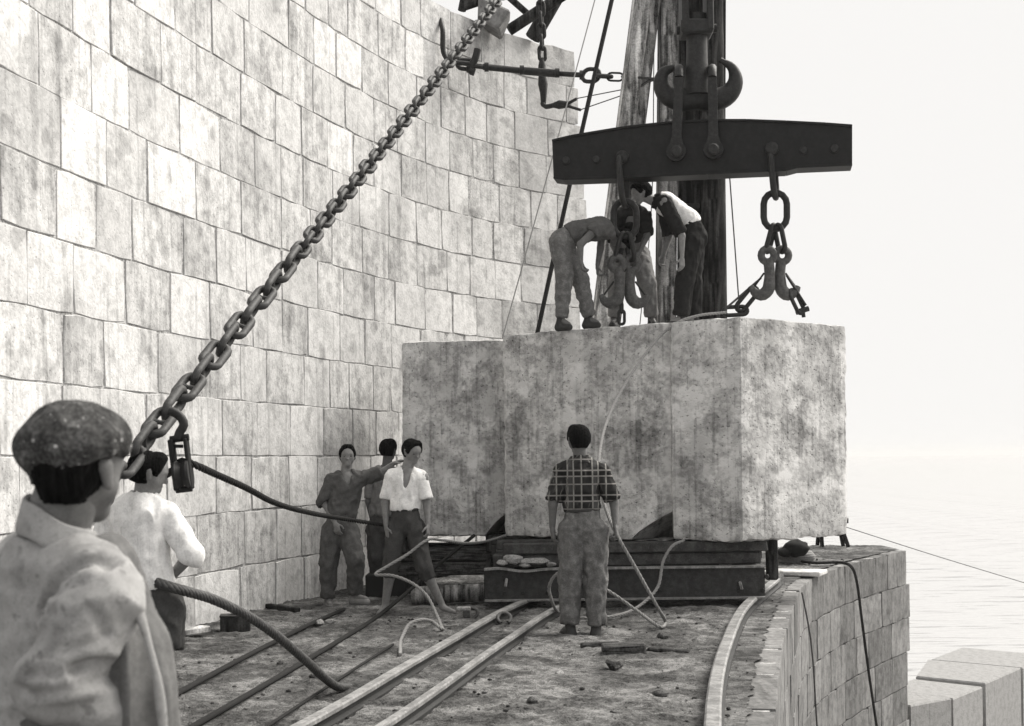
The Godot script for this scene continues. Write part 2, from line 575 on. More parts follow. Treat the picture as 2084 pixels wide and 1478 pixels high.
# ---------------------------------------------------------------- ashlar
# one squared stone: worn outline, chamfered arris, face towards +z, origin at the middle of its lower edge
func stone_mesh(w: float, h: float, dep: float, wear: float) -> ArrayMesh:
	var mb := MB.new()
	var ring := []
	var per := [[-1.0, -1.0], [-0.35, -1.0], [0.35, -1.0], [1.0, -1.0], [1.0, -0.1], [1.0, 1.0], [0.35, 1.0], [-0.35, 1.0], [-1.0, 1.0], [-1.0, 0.1]]
	var ch := 0.005
	var inner := []
	var outer := []
	var back := []
	for q in per:
		var x: float = q[0] * w * 0.5
		var y: float = h * 0.5 + q[1] * h * 0.5
		var j := Vector2(rng.randf_range(-wear, wear), rng.randf_range(-wear, wear))
		if absf(q[0]) == 1.0 and absf(q[1]) == 1.0: j = Vector2(-signf(q[0]), -signf(q[1])) * rng.randf() * wear * 2.2
		outer.append(Vector3(x + j.x, y + j.y, -ch * 0.9))
		inner.append(Vector3((x + j.x) * (1.0 - 2.0 * ch / w), h * 0.5 + (y + j.y - h * 0.5) * (1.0 - 2.0 * ch / h), rng.randf_range(-0.004, 0.004)))
		back.append(Vector3(x + j.x, y + j.y, -dep))
	var c := Vector3(rng.randf_range(-0.1, 0.1) * w, h * 0.5, rng.randf_range(0.0, 0.008))
	var m := per.size()
	for i in m:
		var k := (i + 1) % m
		mb.face([c, inner[i], inner[k]], Vector3(0, 0, 1))
		var mid: Vector3 = (outer[i] + outer[k]) * 0.5 - Vector3(0, h * 0.5, 0)
		mid.z = 0
		mb.face([inner[i], inner[k], outer[k], outer[i]], mid.normalized() * 0.7 + Vector3(0, 0, 0.7))
		mb.face([outer[i], outer[k], back[k], back[i]], mid)
	mb.face([back[0], back[3], back[5], back[8]], Vector3(0, 0, -1))
	return mb.mesh()

# side +1: the stones face to the right of the path's run
func ashlar_wall(parent: Node, path: PackedVector3Array, y_lines: Array, ends: Array, wmin: float, wmax: float, mats_of: Callable, dep: float, starts := 0.0, wide := 1.0) -> void:
	for k in y_lines.size() - 1:
		var y0: float = y_lines[k]
		var h: float = y_lines[k + 1] - y0
		var s := starts - rng.randf() * wmax
		var s_end: float = ends[k]
		while s < s_end - 0.12:
			var w := rng.randf_range(wmin, wmax) * lerpf(wide, 1.0, smoothstep(7.0, 12.0, s))
			if s + w > s_end - wmin * 0.5: w = s_end - s
			var a := path_at(path, s)
			var b := path_at(path, s + w)
			var run := (b - a).normalized()
			var outw := Vector3(-run.z, 0, run.x)
			var len_ := a.distance_to(b)
			var gap := rng.randf_range(0.005, 0.026)
			var me := stone_mesh(len_ - gap, h - rng.randf_range(0.003, 0.009), dep, rng.randf_range(0.003, 0.012))
			var bs := Basis(-run if outw.cross(Vector3.UP).dot(run) > 0 else run, Vector3.UP, outw)
			if bs.determinant() < 0: bs = Basis(-bs.x, bs.y, bs.z)
			bs = bs * Basis(Vector3.UP, rng.randf_range(-0.008, 0.008)) * Basis(Vector3.RIGHT, rng.randf_range(-0.008, 0.008))
			var pos := (a + b) * 0.5 + Vector3(0, y0, 0) + outw * rng.randf_range(-0.003, 0.007)
			shared(parent, "stone", me, mats_of.call(s + w * 0.5, y0), Transform3D(bs, pos - org_of(parent)))
			s += w

# the mortar bed behind the stones: a solid strip along the path
func strip_core(path: PackedVector3Array, y0: float, y1: float, front: float, back: float, s_end: float) -> MB:
	var mb := MB.new()
	var pf := []
	var pb := []
	var s := 0.0
	while s < s_end + 0.2:
		var q := minf(s, s_end)
		var a := path_at(path, q)
		var run := (path_at(path, q + 0.1) - path_at(path, q - 0.1)).normalized()
		var o := Vector3(-run.z, 0, run.x)
		pf.append(a + o * front)
		pb.append(a + o * back)
		s += 0.4
	var up := Vector3.UP
	for i in pf.size() - 1:
		var out: Vector3 = (pf[i] - pb[i]).normalized()
		mb.face([pf[i] + up * y0, pf[i + 1] + up * y0, pf[i + 1] + up * y1, pf[i] + up * y1], out)
		mb.face([pb[i] + up * y0, pb[i + 1] + up * y0, pb[i + 1] + up * y1, pb[i] + up * y1], -out)
		mb.face([pf[i] + up * y1, pf[i + 1] + up * y1, pb[i + 1] + up * y1, pb[i] + up * y1], up)
	var m := pf.size() - 1
	mb.face([pf[m] + up * y0, pb[m] + up * y0, pb[m] + up * y1, pf[m] + up * y1], pf[m] - pf[m - 1])
	mb.face([pf[0] + up * y0, pb[0] + up * y0, pb[0] + up * y1, pf[0] + up * y1], pf[0] - pf[1])
	return mb

func make_setting() -> void:
	wall_path = plan([[-4.25, 7.0], [-3.98, 8.8], [-3.66, 10.7], [-3.33, 12.6], [-2.88, 14.6], [-2.18, 17.2], [-1.38, 19.4], [-0.62, 20.85], [0.15, 21.9], [1.05, 22.75]])
	edge_path = plan([[-0.2, -1.0], [0.35, 2.5], [0.9, 5.5], [1.48, 8.45], [2.08, 11.5], [2.80, 14.86], [3.68, 18.4], [4.7, 20.9], [5.6, 22.6], [6.4, 24.0]])
	# tall curved wall
	var L := path_len(wall_path)
	var w := thing("breakwater_wall", "tall curved wall of pale squared concrete stones behind the rails and workers", "wall", Vector3(-2.9, 0, -14.5))
	var ys := [-0.08]
	for k in 14: ys.append(0.485 + 0.565 * k)
	var ends := []
	for k in 14: ends.append(L + [0.10, 0.16, 0.02, 0.14, 0.05, 0.18, 0.06, 0.2, 0.12, 0.22, 0.18, 0.20, 0.06, 0.0][k])
	var pick := func(_s: float, _y: float) -> Material:
		return M["ashlar%d" % rng.randi_range(0, 11)]
	ashlar_wall(w, wall_path, ys, ends, 0.50, 0.86, pick, 0.4, 2.6, 1.3)
	part(w, "mortar_core", strip_core(wall_path, -0.1, 7.8, -0.008, -2.2, L - 0.15), M.mortar)
	# quay deck: packed dirt with lumps and ruts
	var nz1 := noise(0.9, 21, FastNoiseLite.TYPE_SIMPLEX_SMOOTH, 4)
	var nz2 := noise(4.0, 22, FastNoiseLite.TYPE_SIMPLEX_SMOOTH, 3)
	var nz3 := noise(9.0, 23, FastNoiseLite.TYPE_SIMPLEX_SMOOTH, 2)
	var g := MB.new()
	var rows := 660
	var cols := 240
	for i in rows + 1:
		var t := float(i) / rows
		var d := lerpf(-6.0, 7.0, t * 8.0) if t < 0.125 else lerpf(7.0, 25.2, pow((t - 0.125) / 0.875, 1.35))
		var x0 := path_x(wall_path, d) - 0.06 if d < 22.7 else 0.9
		if d < 7.0: x0 = -4.3 - (7.0 - d) * 0.02
		var x1 := path_x(edge_path, d) - 0.16 + 0.05 * nz2.get_noise_2d(d * 0.8, 3.0)
		if d > 24.0: x1 = 6.3
		for k in cols + 1:
			var x := lerpf(x0, x1, float(k) / cols)
			var h := nz1.get_noise_2d(x, d) * 0.030 + nz2.get_noise_2d(x, d) * 0.012
			h += 0.03 * maxf(0.0, nz2.get_noise_2d(x * 1.9 + 40.0, d * 1.9) - 0.12)
			if d > 6.0 and d < 20.0: h += 0.015 * maxf(0.0, nz3.get_noise_2d(x, d) - 0.22 + 0.3 * nz1.get_noise_2d(x * 1.3 + 7.0, d * 1.3))
			var edge := minf(smoothstep(0.0, 0.5, (x1 - x)), 1.0)
			g.vert(Vector3(x, h * edge - 0.006 * (1.0 - edge), -d))
	for i in rows:
		for k in cols:
			var a := i * (cols + 1) + k
			var b := a + cols + 1
			g.idx.append_array(PackedInt32Array([a, b, a + 1, a + 1, b, b + 1]))
	g.soft(0, 0)
	struct("ground", "packed dirt deck of the quay with lumps and ruts", "ground", g, M.dirt)
	# quay wall on the sea side
	var q := thing("quay_wall", "low curved quay wall of stained grey stones dropping to the sea", "wall", Vector3(2.8, -3.9, -14.86))
	var Lq := path_len(edge_path)
	var yq := []
	for k in 8: yq.append(-3.87 + 0.55 * k)
	yq[7] = -0.012
	var endq := [Lq + 0.1, Lq + 0.05, Lq - 0.02, Lq, Lq + 0.16, Lq + 0.18, Lq]
	var pickq := func(_s: float, _y: float) -> Material: return M["quay%d" % rng.randi_range(0, 4)]
	ashlar_wall(q, edge_path, yq, endq, 0.55, 1.0, pickq, 0.5, 8.2)
	part(q, "mortar_core", strip_core(edge_path, -4.0, -0.03, -0.035, -3.6, Lq - 0.3), M.mortar)
	# far end of the quay, turning away
	var cap := MB.new()
	cap.box(Vector3(3.2, -2.04, -24.75), Vector3(6.2, 4.0, 1.3), 0.05)
	part(q, "end_slab", cap, M.quay1)
	# sea
	var s := MB.new()
	var zz := [8.0, 0, -20, -40, -80, -160, -400, -1000, -2500, -6000]
	for i in zz.size() - 1:
		var a := 4000.0
		s.face([Vector3(-a, -3.8, zz[i]), Vector3(a, -3.8, zz[i]), Vector3(a, -3.8, zz[i + 1]), Vector3(-a, -3.8, zz[i + 1])], Vector3.UP)
	var wm := StandardMaterial3D.new()
	wm.albedo_color = grey(0.38)
	wm.roughness = 0.22
	var wn := NoiseTexture2D.new()
	var swell := noise(0.02, 77, FastNoiseLite.TYPE_SIMPLEX_SMOOTH, 4)
	wn.width = 512
	wn.height = 512
	wn.seamless = true
	wn.noise = swell
	wn.as_normal_map = true
	wn.bump_strength = 5.0
	wm.normal_enabled = true
	wm.normal_texture = wn
	wm.normal_scale = 0.45
	wm.uv1_triplanar = true
	wm.uv1_world_triplanar = true
	wm.uv1_scale = Vector3(0.10, 0.10, 0.22)
	var tide := layer(512, 0.014, 78, 4, 0.35, 1.0)
	wm.albedo_texture = tex(blend(512, 0.97, [[tide, -0.25, 0.62, 0.85]]))
	struct("sea", "pale hazy sea with faint ripples", "water", s, wm)
	# foundation blocks at the toe of the quay wall
	var fb := [[[6.5, 24.2], [7.37, 24.9], [6.6, 25.95], [5.7, 25.3]], [[7.44, 25.02], [8.33, 26.25], [7.36, 27.25], [6.66, 26.05]], [[8.45, 26.45], [9.72, 28.3], [8.3, 29.6], [7.46, 27.4]], [[9.83, 28.5], [11.0, 30.2], [9.6, 31.6], [8.42, 29.8]]]
	var lab := ["pale slab at the toe of quay wall, tucked against its corner", "pale slab between two others at the quay wall toe", "pale slab with a dark gap along its edge by the sea", "outermost pale slab of the row at quay wall toe"]
	for i in fb.size():
		var b := MB.new()
		var poly := PackedVector2Array()
		var ctr := Vector2.ZERO
		for p in fb[i]:
			poly.append(Vector2(p[0], p[1]))
			ctr += Vector2(p[0], p[1]) * 0.25
		var top := -2.58 - 0.03 * (i % 2)
		var xf := Transform3D(Basis(Vector3(1, 0, 0), Vector3(0, 0, -1), Vector3(0, 1, 0)), Vector3.ZERO)
		var ins := PackedVector2Array()
		for p in poly: ins.append(p + (ctr - p).normalized() * 0.03)
		b.prism(poly, -4.3, top - 0.025, xf)
		for k in 4:
			var k2 := (k + 1) % 4
			b.face([xf * Vector3(poly[k].x, poly[k].y, top - 0.025), xf * Vector3(poly[k2].x, poly[k2].y, top - 0.025), xf * Vector3(ins[k2].x, ins[k2].y, top), xf * Vector3(ins[k].x, ins[k].y, top)], Vector3.UP)
		b.face([xf * Vector3(ins[0].x, ins[0].y, top), xf * Vector3(ins[1].x, ins[1].y, top), xf * Vector3(ins[2].x, ins[2].y, top), xf * Vector3(ins[3].x, ins[3].y, top)], Vector3.UP)
		single("foundation_block", lab[i], "concrete block", b, M.footing, Vector3(ctr.x, -4.3, -ctr.y), "foundation blocks along the quay wall toe")
	# rails
	rail("long straight-running inner rail beside the dark ground cables", [[600, 1478], [700, 1424], [815, 1357], [930, 1292], [1030, 1237]], 0.075, -0.9)
	rail("second rail, running parallel just inside the cable-side rail", [[770, 1478], [880, 1405], [990, 1327], [1060, 1280], [1118, 1242]], 0.055, -0.9)
	rail("strongly curved worn rail running along the quay edge", [[1450, 1478], [1453, 1420], [1461, 1365], [1478, 1307], [1515, 1232]], 0.095, -0.2)

func rail(label: String, px: Array, head: float, lead: float) -> void:
	var pts := []
	for p in px: pts.append(on_level(p[0], p[1], 0.095))
	var d: Vector3 = pts[0] - pts[1]
	pts.push_front(pts[0] + d.normalized() * 3.0 + Vector3(lead * 0.1, 0, 0))
	var e: Vector3 = pts[-1] - pts[-2]
	pts.append(pts[-1] + e.normalized() * 3.2 + Vector3(0.22, 0, 0))
	var path := smooth_path(pts, 0.12)
	var base := gnd(px[0][0], px[0][1])
	var t := thing("rail", label, "rail", base, "curved track rails")
	var h := head * 0.5
	sweep_part(t, "rail_head", [[-h, 0.064], [-h, 0.086], [-h * 0.75, 0.096], [h * 0.75, 0.096], [h, 0.086], [h, 0.064], [h * 0.4, 0.056], [-h * 0.4, 0.056]], path, -0.095, M.rail)
	sweep_part(t, "rail_web", [[-h * 0.4, 0.0], [-h * 0.4, 0.058], [h * 0.4, 0.058], [h * 0.4, 0.0]], path, -0.095, M.iron)
	sweep_part(t, "rail_foot", [[-h * 1.3, -0.05], [-h * 1.3, 0.012], [-h * 0.41, 0.024], [h * 0.41, 0.024], [h * 1.3, 0.012], [h * 1.3, -0.05]], path, -0.095, M.iron)

func sweep_part(t: Node, called: String, prof: Array, path: PackedVector3Array, dy: float, m: Material) -> void:
	var mb := MB.new()
	var rows := []
	for i in path.size():
		var tg := (path[mini(i + 1, path.size() - 1)] - path[maxi(i - 1, 0)])
		tg.y = 0
		tg = tg.normalized()
		var r := Vector3(-tg.z, 0, tg.x)
		var row := []
		for p in prof: row.append(path[i] + r * p[0] + Vector3(0, p[1] + dy, 0))
		rows.append(row)
	var np := prof.size()
	for k in np:
		var k2 := (k + 1) % np
		var mid := Vector2((prof[k][0] + prof[k2][0]) * 0.5, (prof[k][1] + prof[k2][1]) * 0.5 - (prof[0][1] + prof[np / 2][1]) * 0.5)
		var from := mb.v.size()
		var ifrom := mb.idx.size()
		for i in rows.size():
			mb.vert(rows[i][k])
			mb.vert(rows[i][k2])
		for i in rows.size() - 1:
			var a := from + i * 2
			mb.idx.append_array(PackedInt32Array([a, a + 1, a + 2, a + 1, a + 3, a + 2]))
		mb.soft(from, ifrom)
		# turn outward
		var tg2: Vector3 = (rows[1][0] - rows[0][0]).normalized()
		var rr := Vector3(-tg2.z, 0, tg2.x)
		if mb.n[from].dot(rr * mid.x + Vector3.UP * mid.y) < 0:
			for i in range(from, mb.v.size()): mb.n[i] = -mb.n[i]
			for i in range(ifrom, mb.idx.size(), 3):
				var sw := mb.idx[i]
				mb.idx[i] = mb.idx[i + 1]
				mb.idx[i + 1] = sw
	part(t, called, mb, m)

# ---------------------------------------------------------------- ropes, chains, small helpers
func pts(list: Array) -> Array:          # [px, py, distance] or [px, py] on the ground (lifted by r)
	var o := []
	for p in list:
		o.append(at(p[0], p[1], p[2]) if p.size() > 2 else on_level(p[0], p[1], 0.035))
	return o

func rope_mesh(mb: MB, path: PackedVector3Array, r: float, strands := 3, lay := 0.0, sides := 6) -> void:
	if strands <= 1:
		mb.tube(path, r, sides)
		return
	var pitch := lay if lay > 0 else r * (6.0 if strands > 4 else 9.0)
	var st := path[0].distance_to(path[1])
	for k in strands:
		var q := PackedVector3Array()
		var u := Vector3.UP.cross(path[1] - path[0]).normalized()
		if u.length() < 0.5: u = Vector3.RIGHT
		for i in path.size():
			var t := (path[mini(i + 1, path.size() - 1)] - path[maxi(i - 1, 0)]).normalized()
			u = (u - t * u.dot(t)).normalized()
			var an := TAU * (k / float(strands) + i * st / pitch)
			q.append(path[i] + (u * cos(an) + t.cross(u) * sin(an)) * r * 0.5)
		mb.tube(q, r * 0.56, sides)

func rope(called: String, label: String, cat: String, list: Array, r: float, m: Material, strands := 3, group := "", step := 0.0) -> MeshInstance3D:
	var p := pts(list)
	var path := smooth_path(p, step if step > 0 else maxf(r * 1.2, 0.02))
	var mb := MB.new()
	rope_mesh(mb, path, r, strands)
	return single(called, label, cat, mb, m, p[-1], group)

func line(called: String, label: String, cat: String, list: Array, r: float, m: Material, group := "") -> MeshInstance3D:
	var p := pts(list)
	var mb := MB.new()
	mb.tube(smooth_path(p, 0.25) if p.size() > 2 else PackedVector3Array(p), r, 6)
	return single(called, label, cat, mb, m, p[-1], group)

func link_path(len_c: float, wid_c: float, n_arc := 7) -> PackedVector3Array:   # stadium in the xy plane, long in y, centre line sizes
	var r := wid_c * 0.5
	var a := len_c * 0.5 - r
	var q := PackedVector3Array()
	for i in n_arc + 1:
		var t := PI * i / n_arc
		q.append(Vector3(cos(t) * r, a + sin(t) * r, 0))
	for i in n_arc + 1:
		var t := PI + PI * i / n_arc
		q.append(Vector3(cos(t) * r, -a + sin(t) * r, 0))
	return q

func link_mesh(pitch: float, wid: float, dia: float, stud := false, sides := 8) -> ArrayMesh:
	var mb := MB.new()
	mb.tube(link_path(pitch + dia, wid - dia), dia * 0.5, sides, true)
	if stud: mb.tube(PackedVector3Array([Vector3(-wid * 0.5 + dia * 0.6, 0, 0), Vector3(0, 0, 0), Vector3(wid * 0.5 - dia * 0.6, 0, 0)]), [dia * 0.4, dia * 0.26, dia * 0.4], 7)
	return mb.mesh()

func aim(y: Vector3, z_hint: Vector3) -> Basis:
	y = y.normalized()
	var x := y.cross(z_hint).normalized()
	return Basis(x, y, x.cross(y))

func link_between(parent: Node, called: String, a: Vector3, b: Vector3, wid: float, dia: float, hint: Vector3, m: Material) -> void:
	var mb := MB.new()
	var me := link_mesh(a.distance_to(b), wid, dia)
	shared(parent, called, me, m, Transform3D(aim(b - a, hint), (a + b) * 0.5 - org_of(parent)))

# a broken stone: a ball chopped by random planes
func rock(mb: MB, c: Vector3, r: Vector3, seed_: int) -> void:
	var rg := RandomNumberGenerator.new()
	rg.seed = seed_
	var pl := []
	for i in 11:
		var d := Vector3(rg.randfn(), rg.randfn(), rg.randfn()).normalized()
		pl.append([d, rg.randf_range(0.62, 0.95)])
	var rad := func(d: Vector3) -> float:
		var m := 1.15
		for q in pl:
			var k: float = d.dot(q[0])
			if k > 0.05: m = minf(m, q[1] / k)
		return m
	var g := []
	for i in 9:
		var row := []
		for k in 12:
			var th := PI * i / 8.0
			var an := TAU * k / 12.0
			var d := Vector3(sin(th) * cos(an), cos(th), sin(th) * sin(an))
			row.append(c + d * r * rad.call(d))
		g.append(row)
	for i in 8:
		for k in 12:
			var k2 := (k + 1) % 12
			var q := [g[i][k], g[i][k2], g[i + 1][k2], g[i + 1][k]]
			if i == 0: q = [g[0][0], g[1][k2], g[1][k]]
			if i == 7: q = [g[7][k], g[7][k2], g[8][0]]
			mb.face(q, q[0] + q[1] + q[2] - c * 3.0)

func bolt(parent: Node, p: Vector3, r: float, nrm: Vector3, m: Material, called := "bolt") -> void:
	var mb := MB.new()
	var x := Transform3D(aim(nrm, Vector3(0.2, 1, 0.1)), p)
	mb.lathe([Vector2(r, -0.02), Vector2(r, r * 0.35), Vector2(r * 0.75, r * 0.6), Vector2(0.001, r * 0.62)], 10, x)
	part(parent, called, mb, m)

# ---------------------------------------------------------------- great concrete blocks
# box coordinates: a along the front, y up, b into the depth; then a sheared map to the plan
func cast_block(called: String, label: String, A: Vector3, B: Vector3, C: Vector3, y0: float, y1: float, slots: Array, seed_: int) -> MeshInstance3D:
	var ea := (B - A)
	var eb := (C - B)
	var la := ea.length()
	var lb := eb.length()
	var hh := y1 - y0
	ea /= la
	eb /= lb
	var nz := noise(2.2, seed_, FastNoiseLite.TYPE_SIMPLEX_SMOOTH, 4)
	var nf := noise(9.0, seed_ + 1, FastNoiseLite.TYPE_SIMPLEX_SMOOTH, 3)
	var mb := MB.new()
	var low := func(a: float) -> float:
		for s in slots:
			if a > s[0] and a < s[1]: return s[2] * pow((a - s[0]) / (s[1] - s[0]), 0.75)
		return 0.0
	var put := func(a: float, y: float, b: float) -> int:
		var p := Vector3(a, y, b)
		var r := 0.035 + 0.025 * nf.get_noise_3d(a * 0.7, y * 0.7, b * 0.7)
		var q := Vector3(clampf(a, r, la - r), clampf(y, r, hh - r), clampf(b, r, lb - r))
		if y < hh * 0.5 and low.call(a) > 0.0 and b < 1.6: q.y = maxf(y, 0.0)
		var dlt := p - q
		if dlt.length() > 1e-5: p = q + dlt.normalized() * minf(r, dlt.length())
		var rough := nz.get_noise_3d(a, y, b) * 0.014 + nf.get_noise_3d(a, y, b) * 0.007
		var o := Vector3(-1 if a < 0.02 else (1 if a > la - 0.02 else 0), -1 if y < 0.02 else (1 if y > hh - 0.02 else 0), -1 if b < 0.02 else (1 if b > lb - 0.02 else 0))
		p += o * rough * (2.2 if y < 0.03 else 1.0)
		for s in slots:                               # the part beyond each slot stands a little proud
			if a > s[1] and b < 0.02: p.z -= 0.028
		return mb.vert(A + ea * p.x + eb * p.z + Vector3(0, y0 + p.y, 0))
	var ncol := int(la / 0.045)
	var cols := []
	for i in ncol + 1: cols.append([la * i / ncol, 0.0])
	for c in cols: c[1] = low.call(c[0])
	for s in slots:                                   # sharp right side of each slot
		cols.append([s[1] - 0.0005, s[2]])
		cols.append([s[1] + 0.0005, 0.0])
	cols.sort_custom(func(x, y): return x[0] < y[0])
	var nrow := int(hh / 0.045)
	var grid := func(fn: Callable, w: int, h: int, flip: bool) -> void:
		var from := mb.v.size()
		var ifrom := mb.idx.size()
		for j in h + 1:
			for i in w + 1: fn.call(i, j)
		for j in h:
			for i in w:
				var a := from + j * (w + 1) + i
				var b := a + w + 1
				if flip: mb.idx.append_array(PackedInt32Array([a, a + 1, b, a + 1, b + 1, b]))
				else: mb.idx.append_array(PackedInt32Array([a, b, a + 1, a + 1, b, b + 1]))
		mb.soft(from, ifrom)
	var w := cols.size() - 1
	grid.call(func(i, j): put.call(cols[i][0], lerpf(cols[i][1], hh, float(j) / nrow), 0.0), w, nrow, false)
	grid.call(func(i, j): put.call(cols[i][0], lerpf(0.0, hh, float(j) / nrow), lb), w, nrow, true)
	var nb := int(lb / 0.05)
	grid.call(func(i, j): put.call(la, lerpf(0.0, hh, float(j) / nrow), lb * i / nb), nb, nrow, false)
	grid.call(func(i, j): put.call(0.0, lerpf(0.0, hh, float(j) / nrow), lb * i / nb), nb, nrow, true)
	grid.call(func(i, j): put.call(cols[i][0], hh, lb * j / nb), w, nb, false)
	grid.call(func(i, j): put.call(cols[i][0], 0.0, lerpf(0.05 if cols[i][1] > 0.0 else 0.0, lb, float(j) / nb)), w, nb, true)
	for s in slots:                                   # roof, cheek and end of the slot
		for i in w:
			var c0: Array = cols[i]
			var c1: Array = cols[i + 1]
			if c0[1] > 0.0 or c1[1] > 0.0:
				if c1[0] <= s[1] and c0[0] >= s[0] - 0.1:
					var p0: Vector3 = A + ea * c0[0] + Vector3(0, y0 + c0[1], 0)
					var p1: Vector3 = A + ea * c1[0] + Vector3(0, y0 + c1[1], 0)
					mb.face([p0 + eb * 0.01, p1 + eb * 0.01, p1 + eb * 1.6, p0 + eb * 1.6], Vector3.DOWN)
					mb.face([p0 + eb * 1.6, p1 + eb * 1.6, Vector3(p1.x, y0, p1.z) + eb * 1.6, Vector3(p0.x, y0, p0.z) + eb * 1.6], -eb)
		var q: Vector3 = A + ea * s[1]
		mb.face([q + Vector3(0, y0, 0) + eb * 0.01, q + Vector3(0, y0 + s[2], 0) + eb * 0.01, q + Vector3(0, y0 + s[2], 0) + eb * 1.6, q + Vector3(0, y0, 0) + eb * 1.6], -ea)
	return single(called, label, "concrete block", mb, M.cast, A + Vector3(0, y0, 0), "great cast blocks")

func make_load() -> void:
	var y0 := 0.67
	var y1 := 2.97
	var A := Vector3(-0.10, 0, -16.83)
	var B := Vector3(2.36, 0, -15.0)
	var C := Vector3(3.69, 0, -16.2)
	cast_block("concrete_block", "huge pale concrete block loaded on the rail trolley under the lifting beam", A, B, C, y0, y1, [[1.72, 2.20 - 0.46 + 0.5, 0.32]], 91)
	cast_block("concrete_block", "second streaked concrete block standing just behind the huge loaded one", Vector3(-1.29, 0, -17.3), Vector3(0.22, 0, -17.12), Vector3(0.5, 0, -18.6), 0.66, 2.94, [[0.98, 1.27, 0.30]], 97)
	# trolley
	var d := 15.2
	var xl := at(986, 1200, d).x
	var xr := at(1558, 1200, d).x
	var t := thing("rail_trolley", "low steel trolley with channel beams and timber bolsters carrying the huge block", "trolley", Vector3((xl + xr) * 0.5, 0.0, -16.3))
	for z in [-15.2, -17.5]:
		var b := MB.new()
		b.box(Vector3((xl + xr) * 0.5, 0.25, z - 0.06), Vector3(xr - xl, 0.31, 0.025), 0.004)
		part(t, "channel_web", b, M.channel)
		for q in [[0.41, 1], [0.088, 0]]:
			var fl := MB.new()
			if z == -15.2 and q[1] == 1:          # the bent upper flange
				var n := 40
				for i in n:
					var x0 := lerpf(xl, xr, float(i) / n)
					var x1 := lerpf(xl, xr, float(i + 1) / n)
					var h0: float = q[0] - 0.022 * exp(-pow((x0 - xl - 0.42) / 0.16, 2)) + 0.012 * exp(-pow((x0 - xl - 0.15) / 0.1, 2))
					var h1: float = q[0] - 0.022 * exp(-pow((x1 - xl - 0.42) / 0.16, 2)) + 0.012 * exp(-pow((x1 - xl - 0.15) / 0.1, 2))
					for s in [-1, 1]:
						fl.face([Vector3(x0, h0 + s * 0.011, z + 0.03), Vector3(x1, h1 + s * 0.011, z + 0.03), Vector3(x1, h1 + s * 0.011, z - 0.08), Vector3(x0, h0 + s * 0.011, z - 0.08)], Vector3(0, s, 0))
					fl.face([Vector3(x0, h0 - 0.011, z + 0.03), Vector3(x1, h1 - 0.011, z + 0.03), Vector3(x1, h1 + 0.011, z + 0.03), Vector3(x0, h0 + 0.011, z + 0.03)], Vector3(0, 0, 1))
			else:
				fl.box(Vector3((xl + xr) * 0.5, q[0], z - 0.025), Vector3(xr - xl, 0.022, 0.11), 0.004)
			part(t, "channel_flange", fl, M.flange)
	for x in [xl + 0.02, xr - 0.02, (xl + xr) * 0.5]:
		var b := MB.new()
		b.box(Vector3(x, 0.25, -16.35), Vector3(0.05, 0.28, 2.2), 0.005)
		part(t, "side_sill", b, M.steel)
	for row in [[1003, 1550, 0.487, 0.13, 15.33], [1024, 1562, 0.61, 0.11, 15.30], [1010, 1550, 0.487, 0.13, 16.2], [1010, 1550, 0.60, 0.10, 16.25], [1000, 1540, 0.487, 0.13, 17.1], [1000, 1540, 0.60, 0.10, 17.1]]:
		var b := MB.new()
		var p0 := at(row[0], 1120, row[4]).x
		var p1 := at(row[1], 1120, row[4]).x
		b.box(Vector3((p0 + p1) * 0.5, row[2], -row[4] - 0.12), Vector3(p1 - p0, row[3], 0.26), 0.012, Basis.IDENTITY, 0.006, rng)
		part(t, "timber_bolster", b, M.bolster)
	for px in [1012, 1050, 1100, 1330, 1490, 1540]:
		bolt(t, Vector3(at(px, 1, d).x, 0.16, -15.245), 0.022, Vector3(0, 0, 1), M.iron)
	for px in [1014, 1548]:
		bolt(t, Vector3(at(px, 1, d).x, 0.30, -15.245), 0.025, Vector3(0, 0, 1), M.iron)
	for q in [[1030, 1186, -8], [1508, 1192, 14]]:
		var b := MB.new()
		b.box(at(q[0], q[1], 15.22), Vector3(0.028, 0.09, 0.03), 0.008, Basis(Vector3(0, 0, 1), deg_to_rad(q[2])))
		part(t, "peg", b, M.timber_pale)
	var post := MB.new()
	post.beam(at(1572, 1180, 15.5), at(1570, 1098, 15.6), 0.09, 0.12, 0.01, Vector3(1, 0, 0))
	part(t, "timber_post", post, M.timber_dark)
	for x in [at(1020, 1, 15.6).x, at(1500, 1, 15.6).x]:
		for z in [-15.7, -17.0]:
			var wl := MB.new()
			wl.lathe([Vector2(0.001, -0.06), Vector2(0.15, -0.06), Vector2(0.15, -0.035), Vector2(0.125, -0.03), Vector2(0.12, 0.06), Vector2(0.001, 0.06)], 20, Transform3D(Basis(Vector3(0, 0, 1), PI / 2), Vector3(x, 0.19, z)))
			part(t, "wheel", wl, M.iron)
	# rubble and packing on the trolley's left end
	var nzr := noise(1.0, 5)
	var rl := ["rounded pale rubble lump on the left end of the trolley beam", "flat pale rubble slab wedged against the trolley bolster", "small pale rubble lump beside the bent trolley flange"]
	var rp := [[1045, 1138, 0.10, 0.055, 0], [1088, 1142, 0.16, 0.04, 1], [1120, 1148, 0.06, 0.03, 2], [1020, 1146, 0.07, 0.03, 2], [1068, 1150, 0.07, 0.025, 2]]
	for q in rp:
		var b := MB.new()
		var c := at(q[0], q[1], 15.27)
		rock(b, c, Vector3(q[2], q[3], 0.07), int(q[0]))
		single("rubble", rl[q[4]], "rubble", b, M.pale_stone, c - Vector3(0, q[3], 0), "rubble on the trolley")
	# cribbing under the second block
	var cr := thing("timber_cribbing", "stacked timbers carrying the second streaked concrete block", "timber", Vector3(-0.5, 0, -17.7))
